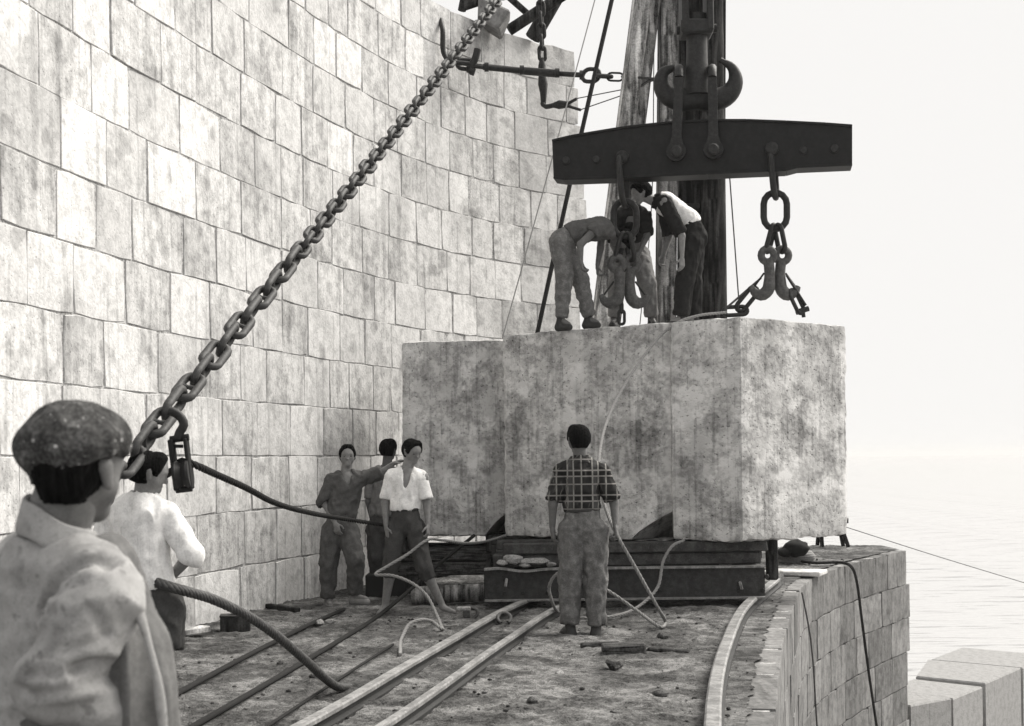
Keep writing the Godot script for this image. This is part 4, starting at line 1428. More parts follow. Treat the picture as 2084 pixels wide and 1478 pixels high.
	ca.box(cp + Vector3(-0.03, 0.09, 0), Vector3(0.14, 0.04, 0.1), 0.01)
	part(cl, "plate", ca, M.pale_stone)
	var cb := MB.new()
	cb.box(cp + Vector3(0.0, 0.04, 0), Vector3(0.07, 0.08, 0.08), 0.01)
	part(cl, "stem", cb, M.iron_pale)
	var cc := MB.new()
	cc.tube(smooth_path([cp + Vector3(0.04, 0.1, 0.0), cp + Vector3(0.1, 0.08, 0.01), cp + Vector3(0.1, 0.03, 0.02), cp + Vector3(0.06, 0.0, 0.03)], 0.02), 0.018, 8)
	part(cl, "lug", cc, M.iron_pale)
	# loose stones one can pick out
	var st := [[1348, 1302, 0.055, 0, "dark round stone on the dirt behind the pale timber offcut"], [1347, 1420, 0.055, 0, "dark angular stone in front of timber offcuts near the edge rail"], [1085, 1432, 0.04, 0, "dark stone on open dirt right of second rail"], [1250, 1360, 0.07, 0, "dark crumbled clod just in front of pale timber offcut"], [648, 1273, 0.06, 1, "pale broken stone lying against the ground cable by the workers"], [672, 1270, 0.05, 1, "flat pale stone next to the broken one by the workers"], [570, 1352, 0.03, 0, "small dark stone between the two ground cables"], [640, 1382, 0.04, 0, "small dark stone between taut cable and wire rope"], [1140, 1375, 0.035, 1, "small pale stone on the dirt in front of plaid man"]]
	for q in st:
		var m := MB.new()
		var p := gnd(q[0], q[1])
		rock(m, p + Vector3(0, q[2] * 0.35, 0), Vector3(q[2], q[2] * 0.7, q[2]), int(q[0]))
		single("stone", q[4], "stone", m, [M.clod, M.pale_stone][q[3]], p, "loose stones")
	# uncountable crumbs of dirt and gravel
	var ms := MB.new()
	ms.ball(Vector3.ZERO, Vector3(1, 0.7, 1), 3, 5, Basis.IDENTITY, 0.5, nzb)
	var mm := MultiMesh.new()
	mm.transform_format = MultiMesh.TRANSFORM_3D
	mm.use_colors = true
	mm.mesh = ms.mesh()
	var n := 2800
	mm.instance_count = n
	var dens := noise(0.5, 31, FastNoiseLite.TYPE_SIMPLEX_SMOOTH, 2)
	for i in n:
		var p := Vector3.ZERO
		for tries in 6:
			var dd := lerpf(7.5, 22.0, pow(rng.randf(), 1.5))
			p = Vector3(lerpf(path_x(wall_path, dd) + 0.05, path_x(edge_path, dd) - 0.2, rng.randf()), 0.006, -dd)
			if dens.get_noise_2d(p.x, p.z) > rng.randf_range(-0.5, 0.35): break
		var s := 0.004 + 0.019 * pow(rng.randf(), 5.0)
		mm.set_instance_transform(i, Transform3D(Basis(Vector3.UP, rng.randf() * TAU).scaled(Vector3(s, s * rng.randf_range(0.6, 1.0), s)), p))
		var g := rng.randf_range(0.5, 1.1) if rng.randf() < 0.75 else rng.randf_range(2.0, 3.4)
		mm.set_instance_color(i, Color(g, g, g))
	var mi := MultiMeshInstance3D.new()
	mi.name = "gravel"
	mi.multimesh = mm
	var gm: StandardMaterial3D = M.clod.duplicate()
	gm.vertex_color_use_as_albedo = true
	mi.material_override = gm
	add_child(mi)
	tag(mi, "crumbs of dirt and gravel scattered over the quay deck", "gravel", "", "stuff")

# ---------------------------------------------------------------- people: a distance field of tapered bones, meshed with surface nets
class Field:
	var o: Vector3
	var c: float
	var nx: int
	var ny: int
	var nz: int
	var f := PackedFloat32Array()
	func _init(lo: Vector3, hi: Vector3, cell: float) -> void:
		c = cell
		o = lo
		nx = int((hi.x - lo.x) / c) + 2
		ny = int((hi.y - lo.y) / c) + 2
		nz = int((hi.z - lo.z) / c) + 2
		f.resize(nx * ny * nz)
		f.fill(0.5)
	func bone(a: Vector3, b: Vector3, ra: float, rb: float, k := 0.02, axis := Vector3.ZERO, flat := 1.0, sub := false) -> void:
		var m := maxf(ra, rb) + k + c * 2.0
		var lo := a.min(b) - Vector3.ONE * m
		var hi := a.max(b) + Vector3.ONE * m
		var i0 := maxi(0, int((lo.x - o.x) / c))
		var j0 := maxi(0, int((lo.y - o.y) / c))
		var k0 := maxi(0, int((lo.z - o.z) / c))
		var i1 := mini(nx - 1, int((hi.x - o.x) / c) + 1)
		var j1 := mini(ny - 1, int((hi.y - o.y) / c) + 1)
		var k1 := mini(nz - 1, int((hi.z - o.z) / c) + 1)
		var fl := flat - 1.0
		var ba := b - a
		ba += axis * (ba.dot(axis) * fl)
		var inv := 1.0 / maxf(ba.dot(ba), 1e-9)
		var dr := rb - ra
		for kz in range(k0, k1 + 1):
			var pz := o.z + kz * c - a.z
			for jy in range(j0, j1 + 1):
				var py := o.y + jy * c - a.y
				var at_ := (kz * ny + jy) * nx
				for ix in range(i0, i1 + 1):
					var p := Vector3(o.x + ix * c - a.x, py, pz)
					if fl != 0.0: p += axis * (p.dot(axis) * fl)
					var t := clampf(p.dot(ba) * inv, 0.0, 1.0)
					var d := (p - ba * t).length() - ra - dr * t
					if d > m: continue
					var old := f[at_ + ix]
					if sub:
						d = -d
						var h2 := clampf(0.5 - 0.5 * (old - d) / k, 0.0, 1.0)
						f[at_ + ix] = lerpf(old, d, h2) + k * h2 * (1.0 - h2)
					else:
						var h := clampf(0.5 + 0.5 * (old - d) / k, 0.0, 1.0)
						f[at_ + ix] = lerpf(old, d, h) - k * h * (1.0 - h)
	func cut(p: Vector3, n: Vector3, r: float) -> void:      # takes away the side n points to, within r of p
		n = n.normalized()
		var i0 := maxi(0, int((p.x - r - o.x) / c))
		var j0 := maxi(0, int((p.y - r - o.y) / c))
		var k0 := maxi(0, int((p.z - r - o.z) / c))
		var i1 := mini(nx - 1, int((p.x + r - o.x) / c) + 1)
		var j1 := mini(ny - 1, int((p.y + r - o.y) / c) + 1)
		var k1 := mini(nz - 1, int((p.z + r - o.z) / c) + 1)
		for kz in range(k0, k1 + 1):
			for jy in range(j0, j1 + 1):
				var at_ := (kz * ny + jy) * nx
				for ix in range(i0, i1 + 1):
					var q := o + Vector3(ix, jy, kz) * c - p
					f[at_ + ix] = maxf(f[at_ + ix], q.dot(n))
	func net(mb: MB, fold := 0.0, nzf: FastNoiseLite = null, stretch := Vector3.ONE) -> void:
		var id := PackedInt32Array()
		id.resize(f.size())
		id.fill(-1)
		var from := mb.v.size()
		var ifrom := mb.idx.size()
		var sx := 1
		var sy := nx
		var sz := nx * ny
		var off := [0, sx, sy, sx + sy, sz, sx + sz, sy + sz, sx + sy + sz]
		var lim := c * 3.6
		for kz in nz - 1:
			for jy in ny - 1:
				var row := (kz * ny + jy) * nx
				for ix in nx - 1:
					var at_ := row + ix
					if absf(f[at_]) > lim: continue
					var mask := 0
					for q in 8:
						if f[at_ + off[q]] < 0.0: mask |= 1 << q
					if mask == 0 or mask == 255: continue
					var s := Vector3.ZERO
					var n := 0
					for e in [[0, 1], [2, 3], [4, 5], [6, 7], [0, 2], [1, 3], [4, 6], [5, 7], [0, 4], [1, 5], [2, 6], [3, 7]]:
						var a: int = e[0]
						var b: int = e[1]
						if ((mask >> a) & 1) == ((mask >> b) & 1): continue
						var fa := f[at_ + off[a]]
						var fb := f[at_ + off[b]]
						var t := fa / (fa - fb)
						s += Vector3(a & 1, (a >> 1) & 1, a >> 2).lerp(Vector3(b & 1, (b >> 1) & 1, b >> 2), t)
						n += 1
					id[at_] = mb.vert(o + (Vector3(ix, jy, kz) + s / n) * c)
		for kz in range(1, nz - 1):
			for jy in range(1, ny - 1):
				var row := (kz * ny + jy) * nx
				for ix in range(1, nx - 1):
					var at_ := row + ix
					if id[at_] < 0: continue
					var s0 := f[at_] < 0.0
					if s0 != (f[at_ + sx] < 0.0): quad(mb, id[at_ - sy - sz], id[at_ - sz], id[at_], id[at_ - sy], s0)
					if s0 != (f[at_ + sy] < 0.0): quad(mb, id[at_ - sx - sz], id[at_ - sx], id[at_], id[at_ - sz], s0)
					if s0 != (f[at_ + sz] < 0.0): quad(mb, id[at_ - sx - sy], id[at_ - sy], id[at_], id[at_ - sx], s0)
		mb.soft(from, ifrom)
		if fold > 0.0:
			for i in range(from, mb.v.size()):
				var p := mb.v[i] * stretch
				var w := nzf.get_noise_3dv(p)
				mb.v[i] += mb.n[i] * fold * (1.0 - absf(w) * 3.2)
			mb.soft(from, ifrom)
	func quad(mb: MB, a: int, b: int, d: int, e: int, flip: bool) -> void:
		if a < 0 or b < 0 or d < 0 or e < 0: return
		if flip: mb.idx.append_array(PackedInt32Array([a, d, b, a, e, d]))
		else: mb.idx.append_array(PackedInt32Array([a, b, d, a, d, e]))

func field_for(ps: Array, pad: float, cell: float) -> Field:
	var lo: Vector3 = ps[0]
	var hi: Vector3 = ps[0]
	for p in ps:
		lo = lo.min(p)
		hi = hi.max(p)
	return Field.new(lo - Vector3.ONE * pad, hi + Vector3.ONE * pad, cell)

# wrist, direction of the fingers, direction the palm faces, side of the thumb, how far the fingers are closed
func add_hand(mb: MB, w: Vector3, dir: Vector3, palm: Vector3, thumb: Vector3, curl: float, cell: float, s := 1.0) -> void:
	dir = dir.normalized()
	palm = (palm - dir * palm.dot(dir)).normalized()
	thumb = (thumb - dir * thumb.dot(dir) - palm * thumb.dot(palm)).normalized()
	var fd := field_for([w - dir * 0.03, w + dir * 0.2 * s, w + dir * 0.1 + palm * 0.09, w + thumb * 0.07, w - thumb * 0.05], 0.04, cell)
	fd.bone(w - dir * 0.02, w + dir * 0.03 * s, 0.026 * s, 0.03 * s, 0.01, palm, 1.25)
	fd.bone(w + dir * 0.03 * s - thumb * 0.012, w + dir * 0.085 * s - thumb * 0.014, 0.028 * s, 0.030 * s, 0.012, palm, 1.9)
	fd.bone(w + dir * 0.03 * s + thumb * 0.012, w + dir * 0.085 * s + thumb * 0.016, 0.028 * s, 0.028 * s, 0.012, palm, 1.9)
	var lens := [0.062, 0.078, 0.083, 0.074]
	for i in 4:
		var l: float = lens[i] * s
		var b := w + dir * (0.088 + 0.004 * (1.5 - absf(i - 2.0))) * s + thumb * (i - 1.5) * 0.0195 * s
		var d1 := (dir * cos(curl * 0.75) + palm * sin(curl * 0.75)).normalized()
		var d2 := (dir * cos(curl * 1.7) + palm * sin(curl * 1.7)).normalized()
		var d3 := (dir * cos(curl * 2.5) + palm * sin(curl * 2.5)).normalized()
		var m := b + d1 * l * 0.45
		var e := m + d2 * l * 0.32
		fd.bone(b, m, 0.0098 * s, 0.0092 * s, 0.004)
		fd.bone(m, e, 0.0092 * s, 0.0085 * s, 0.003)
		fd.bone(e, e + d3 * l * 0.25, 0.0085 * s, 0.0075 * s, 0.003)
	var tb := w + dir * 0.028 * s + thumb * 0.026 * s + palm * 0.006
	var t1 := tb + (dir * 0.6 + thumb * 0.7 + palm * 0.35).normalized() * 0.042 * s
	var t2 := t1 + (dir * 0.85 + thumb * 0.15 + palm * (0.2 + curl * 0.5)).normalized() * 0.036 * s
	fd.bone(tb, t1, 0.0125 * s, 0.011 * s, 0.006)
	fd.bone(t1, t2, 0.011 * s, 0.0088 * s, 0.003)
	fd.net(mb)

func head_bones(fd: Field, h: Vector3, up: Vector3, fw: Vector3, rt: Vector3, s: float, grow := 0.0) -> void:
	fd.bone(h + (up * 0.028 - fw * 0.030) * s, h + (up * 0.028 + fw * 0.022) * s, 0.090 * s + grow, 0.086 * s + grow, 0.02, rt, 1.18)

func add_head(mb: MB, neck: Vector3, h: Vector3, up: Vector3, fw: Vector3, s: float, cell: float) -> void:
	var rt := fw.cross(up).normalized()
	var fd := field_for([h, neck], 0.18 * s, cell)
	fd.bone(neck, h + (up * -0.04 - fw * 0.015) * s, 0.060 * s, 0.055 * s, 0.02)
	head_bones(fd, h, up, fw, rt, s)
	fd.bone(h + (up * -0.02 + fw * 0.02) * s, h + (up * -0.078 + fw * 0.058) * s, 0.064 * s, 0.036 * s, 0.03, rt, 1.05)
	fd.bone(h + (up * -0.03 + fw * 0.035 + rt * 0.03) * s, h + (up * -0.03 + fw * 0.035 - rt * 0.03) * s, 0.040 * s, 0.040 * s, 0.02)
	fd.bone(h + (up * 0.012 + fw * 0.086) * s, h + (up * -0.026 + fw * 0.107) * s, 0.009 * s, 0.014 * s, 0.008)
	fd.bone(h + (up * 0.028 + fw * 0.082 + rt * 0.035) * s, h + (up * 0.028 + fw * 0.082 - rt * 0.035) * s, 0.012 * s, 0.012 * s, 0.012)
	fd.bone(h + (up * -0.054 + fw * 0.086 + rt * 0.016) * s, h + (up * -0.054 + fw * 0.086 - rt * 0.016) * s, 0.009 * s, 0.009 * s, 0.006)
	for q in [-1, 1]:
		fd.bone(h + (up * 0.006 + fw * 0.104 + rt * 0.033 * q) * s, h + (up * 0.006 + fw * 0.1 + rt * 0.036 * q) * s, 0.014 * s, 0.014 * s, 0.010, Vector3.ZERO, 1.0, true)
		var ea: Vector3 = h + (up * 0.022 - fw * 0.012 + rt * 0.082 * q) * s
		fd.bone(ea, ea + (up * -0.040 + fw * 0.012) * s, 0.022 * s, 0.015 * s, 0.008, rt, 1.7)
	fd.net(mb)

func add_hair(parent: Node, h: Vector3, up: Vector3, fw: Vector3, s: float, cell: float, m: Material, grow := 0.014, tuft := 0.0) -> void:
	var rt := fw.cross(up).normalized()
	var fd := field_for([h + up * 0.03], 0.17 * s, cell)
	head_bones(fd, h, up, fw, rt, s, grow)
	fd.bone(h + (up * 0.0 - fw * 0.05) * s, h + (up * -0.035 - fw * 0.042) * s, 0.066 * s + grow * 0.6, 0.05 * s + grow * 0.4, 0.02, rt, 1.0)
	if tuft > 0: fd.bone(h + (up * 0.095 + fw * 0.035 + rt * 0.03) * s, h + (up * 0.1 + fw * 0.045 - rt * 0.03) * s, tuft, tuft, 0.03)
	fd.cut(h + (up * 0.072 + fw * 0.070) * s, fw * 0.93 - up * 0.36, 0.3)
	fd.bone(h + (up * 0.03 + fw * 0.11) * s, h + (up * 0.05 + fw * 0.11) * s, 0.05 * s, 0.045 * s, 0.015, Vector3.ZERO, 1.0, true)
	fd.cut(h + (up * -0.062 - fw * 0.05) * s, -up - fw * 0.1, 0.3)
	for q in [-1, 1]:      # clear of the ears
		fd.bone(h + (up * -0.02 + fw * 0.004 + rt * 0.086 * q) * s, h + (up * -0.06 + fw * 0.05 + rt * 0.07 * q) * s, 0.030 * s, 0.04 * s, 0.01, Vector3.ZERO, 1.0, true)
	var mb := MB.new()
	fd.net(mb, 0.005 * cell / 0.009, noise(30.0, 40), Vector3(1.0, 1.2, 1.0))
	part(parent, "hair", mb, m)

# J holds the joints (world points); o the clothes. Every figure is one continuous skin with garments as parts.
func person(label: String, group: String, J: Dictionary, o: Dictionary) -> Node3D:
	var s: float = o.get("s", 1.0)
	var cell: float = o.get("cell", 0.016)
	var front: Vector3 = o.front.normalized()
	var base: Vector3 = o.get("base", (J.al + J.ar) * 0.5)
	if not o.has("base"): base.y = minf(J.al.y, J.ar.y) - 0.07
	var t := thing("person", label, "person", base, group)
	var body := MB.new()
	var all := [J.neck, J.chest, J.pelvis]
	for k in ["sl", "sr", "el", "er", "wl", "wr", "hl", "hr", "kl", "kr", "al", "ar", "tl", "tr"]: all.append(J[k])
	var fd := field_for(all, 0.22, cell)
	var waist: Vector3 = J.get("waist", J.chest.lerp(J.pelvis, 0.55))
	fd.bone(J.chest, waist, 0.135 * s, 0.115 * s, 0.03, front, 1.35)
	fd.bone(waist, J.pelvis, 0.115 * s, 0.13 * s, 0.03, front, 1.25)
	fd.bone(J.sl, J.sr, 0.062 * s, 0.062 * s, 0.04)
	fd.bone(J.chest, J.neck, 0.085 * s, 0.055 * s, 0.04)
	for k in ["l", "r"]: fd.bone(J.neck.lerp(J.chest, 0.3), J.neck.lerp(J.chest, 0.5).lerp(J["s" + k], 0.75), 0.05 * s, 0.056 * s, 0.04)
	for k in ["l", "r"]:
		fd.bone(J["s" + k], J["e" + k], 0.050 * s, 0.041 * s, 0.02)
		fd.bone(J["e" + k], J["w" + k], 0.041 * s, 0.027 * s, 0.015)
		fd.bone(J["h" + k], J["k" + k], 0.085 * s, 0.058 * s, 0.03)
		fd.bone(J["k" + k].lerp(J["a" + k], 0.25), J["a" + k], 0.058 * s, 0.036 * s, 0.02)
		fd.bone(J["k" + k], J["k" + k].lerp(J["a" + k], 0.3), 0.055 * s, 0.056 * s, 0.02)
		fd.bone(J["a" + k] - Vector3(0, 0.03, 0), J["t" + k], 0.036 * s, 0.026 * s, 0.02)
	fd.net(body)
	var hu: Vector3 = o.get("hup", Vector3.UP).normalized()
	var hf: Vector3 = o.get("hfw", front).normalized()
	hf = (hf - hu * hf.dot(hu)).normalized()
	add_head(body, J.neck, J.head, hu, hf, s, o.get("hcell", 0.009))
	for k in ["l", "r"]:
		if o.has("hand" + k):
			var q: Array = o["hand" + k]
			add_hand(body, J["w" + k], q[0], q[1], q[2], q[3], o.get("fcell", 0.0055), s)
	part(t, "body", body, M[o.get("skin", "skin")])
	if o.get("hair", true): add_hair(t, J.head, hu, hf, s, o.get("hcell", 0.009), M.hair, o.get("hgrow", 0.019), o.get("tuft", 0.034))
	if o.get("eyes", false):
		var rt := hf.cross(hu)
		for q in [-1, 1]:
			var e := MB.new()
			e.ball(J.head + (hu * 0.006 + hf * 0.083 + rt * 0.033 * q) * s, Vector3(0.013, 0.007, 0.010) * s, 6, 8, Basis(rt, hu, -hf))
			part(t, "eye", e, M.eye)
	var nzf := noise(o.get("ffreq", 8.0), o.get("seed", 3), FastNoiseLite.TYPE_SIMPLEX_SMOOTH, 2)
	if o.has("shirt"):
		var q: Dictionary = o.shirt
		var g: float = q.get("loose", 0.02)
		var fs := field_for([J.sl, J.sr, J.chest, waist, J.pelvis, J.el, J.er, J.wl, J.wr, J.neck], 0.22, cell)
		fs.bone(J.chest, waist, 0.138 * s + g, 0.130 * s + g, 0.03, front, 1.32)
		fs.bone(J.sl.lerp(J.chest, 0.12), J.sr.lerp(J.chest, 0.12), 0.064 * s + g * 0.6, 0.064 * s + g * 0.6, 0.05)
		fs.bone(J.chest, J.neck, 0.10 * s, 0.070 * s, 0.04)
		for k in ["l", "r"]: fs.bone(J.neck.lerp(J.chest, 0.25), J.neck.lerp(J.chest, 0.5).lerp(J["s" + k], 0.75), 0.062 * s, 0.062 * s + g * 0.4, 0.04)
		var low: Vector3 = waist.lerp(J.pelvis, q.get("len", 0.35))
		fs.bone(waist, low, 0.130 * s + g, 0.128 * s + g * q.get("hem", 1.0), 0.03, front, 1.25)
		var sleeves := []
		for k in ["l", "r"]:
			var sl: float = q.get("sleeve" + k, q.get("sleeve", 0.8))   # 1 = elbow, 2 = wrist, 0 = none
			var gs: float = q.get("gs", g)
			if sl > 0.0:
				var a: Vector3 = J["s" + k]
				var b: Vector3 = J["e" + k]
				var c: Vector3 = J["w" + k]
				var fa := field_for([a, b, c], 0.16, cell)
				var e1 := a.lerp(b, minf(sl, 1.0))
				fa.bone(a.lerp(J.chest, 0.15), e1, 0.058 * s + gs * 0.8, lerpf(0.056, 0.046, minf(sl, 1.0)) * s + gs, 0.02)
				if sl > 1.0:
					var e2 := b.lerp(c, sl - 1.0)
					fa.bone(b, e2, 0.047 * s + gs, lerpf(0.047, 0.034, sl - 1.0) * s + gs, 0.02)
					fa.cut(e2, c - b, 0.12)
				else: fa.cut(e1, b - a, 0.14)
				sleeves.append(fa)
		var nb: Vector3 = (J.neck - J.chest).normalized()
		fs.bone(J.neck + nb * 0.03 * s, J.neck + nb * 0.12 * s, 0.064 * s, 0.10 * s, 0.008, Vector3.ZERO, 1.0, true)
		if q.get("vee", 0.0) > 0.0: fs.bone(J.neck + front * 0.06 * s, J.neck.lerp(J.chest, 1.0 + q.vee) + front * 0.15 * s, 0.055 * s, 0.012 * s, 0.008, Vector3.ZERO, 1.0, true)
		fs.cut(low, J.pelvis - waist, 0.32)
		var mb := MB.new()
		fs.net(mb, q.get("fold", 0.012), nzf, q.get("stretch", Vector3(1.0, 0.7, 1.0)))
		for fa in sleeves: fa.net(mb, q.get("fold", 0.012) * 0.8, nzf, q.get("stretch", Vector3(1.0, 0.7, 1.0)))
		var shirt := part(t, q.get("name", "shirt"), mb, M[q.mat])
		if q.get("collar", true):                 # a turned-down collar round the neck, open in front
			var cm := MB.new()
			var sd2 := nb.cross(front).normalized()
			var fr2 := sd2.cross(nb)
			var from := cm.v.size()
			var ifr := cm.idx.size()
			var rows := 26
			for i in rows + 1:
				var an := lerpf(-2.55, 2.55, float(i) / rows) - PI * 0.5
				var dv := sd2 * cos(an) + fr2 * sin(an)
				var drop := -0.02 * (1.0 + sin(an)) * s
				for w in [[0.060, 0.030], [0.066, 0.044], [0.074, 0.040], [0.098, -0.004], [0.092, -0.012]]:
					cm.vert(J.neck + nb * ((w[1] - 0.03) * s + drop) + dv * (w[0] * s + g * 0.3))
			for i in rows:
				for w in 4:
					var a2 := from + i * 5 + w
					cm.idx.append_array(PackedInt32Array([a2, a2 + 5, a2 + 1, a2 + 1, a2 + 5, a2 + 6]))
			cm.soft(from, ifr)
			part(shirt, "collar", cm, M[q.mat])
	if o.has("vest"):
		var fv := field_for([J.sl, J.sr, J.chest, waist, J.neck], 0.24, cell)
		fv.bone(J.chest, waist, 0.172 * s, 0.158 * s, 0.03, front, 1.28)
		fv.bone(J.sl.lerp(J.chest, 0.25), J.sr.lerp(J.chest, 0.25), 0.082 * s, 0.082 * s, 0.05)
		var lv: Vector3 = waist.lerp(J.pelvis, 0.3)
		fv.bone(waist, lv, 0.158 * s, 0.155 * s, 0.03, front, 1.25)
		fv.cut(lv, J.pelvis - waist, 0.32)
		fv.cut(J.neck.lerp(J.chest, 0.3), (J.neck - J.chest), 0.12)
		for k in ["l", "r"]: fv.bone(J["s" + k], J["s" + k].lerp(J["e" + k], 0.4), 0.098 * s, 0.09 * s, 0.02, Vector3.ZERO, 1.0, true)
		var mv := MB.new()
		fv.net(mv, 0.005, nzf)
		part(t, "vest", mv, M[o.vest])
	if o.has("trousers"):
		var q: Dictionary = o.trousers
		var g: float = q.get("loose", 0.03)
		var ft := field_for([J.hl, J.hr, J.kl, J.kr, J.al, J.ar, waist], 0.22, cell)
		ft.bone(waist.lerp(J.pelvis, 0.2), J.pelvis, 0.122 * s + g * 0.5, 0.135 * s + g * 0.8, 0.03, front, 1.2)
		for k in ["l", "r"]:
			var e: float = q.get("end" + k, q.get("end", 1.0))    # how far down the shin
			var h: Vector3 = J["h" + k]
			var kn: Vector3 = J["k" + k]
			var a: Vector3 = J["a" + k]
			ft.bone(h, kn, 0.09 * s + g, 0.066 * s + g, 0.016)
			var z := kn.lerp(a, e) if e > 0.0 else h.lerp(kn, 1.0 + e)
			if e > 0.0: ft.bone(kn, z, 0.066 * s + g, lerpf(0.062, 0.044, e) * s + g * q.get("flare", 1.0), 0.02)
			ft.cut(z, a - kn, 0.13)
		ft.cut(waist.lerp(J.pelvis, 0.18), waist - J.pelvis, 0.3)
		var mb := MB.new()
		ft.net(mb, q.get("fold", 0.010), nzf, q.get("stretch", Vector3(1.0, 0.55, 1.0)))
		part(t, q.get("name", "trousers"), mb, M[q.mat])
	if o.has("belt"):
		var bl := MB.new()
		var ring := PackedVector3Array()
		var ax: Vector3 = (waist - J.pelvis).normalized()
		var sd := ax.cross(front).normalized()
		var fr := sd.cross(ax)
		var cc: Vector3 = waist.lerp(J.pelvis, 0.24)
		for i in 22:
			var an := TAU * i / 22
			ring.append(cc + sd * cos(an) * 0.141 * s + fr * sin(an) * 0.118 * s)
		bl.tube(ring, 0.013, 6, true)
		part(t, "belt", bl, M.shoe)
	if o.has("shoes"):
		for k in ["l", "r"]:
			var fsx := field_for([J["a" + k], J["t" + k]], 0.14, 0.009)
			var a: Vector3 = J["a" + k]
			var tt: Vector3 = J["t" + k]
			var fdir := (tt - a)
			fdir.y = 0
			fdir = fdir.normalized()
			var gy: float = minf(a.y, tt.y) - 0.075
			var hl := Vector3(a.x, gy + 0.045, a.z) - fdir * 0.03
			fsx.bone(hl, a + Vector3(0, 0.01, 0), 0.042 * s, 0.046 * s, 0.02)
			fsx.bone(hl, Vector3(tt.x, gy + 0.042, tt.z), 0.042 * s, 0.041 * s, 0.03)
			fsx.cut(Vector3(a.x, gy + 0.002, a.z), Vector3.DOWN, 0.35)
			var ms := MB.new()
			fsx.net(ms)
			part(t, "shoe", ms, M[o.shoes])
	return t

func joints(d: float, list: Dictionary) -> Dictionary:     # [px, py, metres towards the camera]
	var J := {}
	for k in list:
		var q: Array = list[k]
		J[k] = at(q[0], q[1], d - (q[2] if q.size() > 2 else 0.0))
	return J

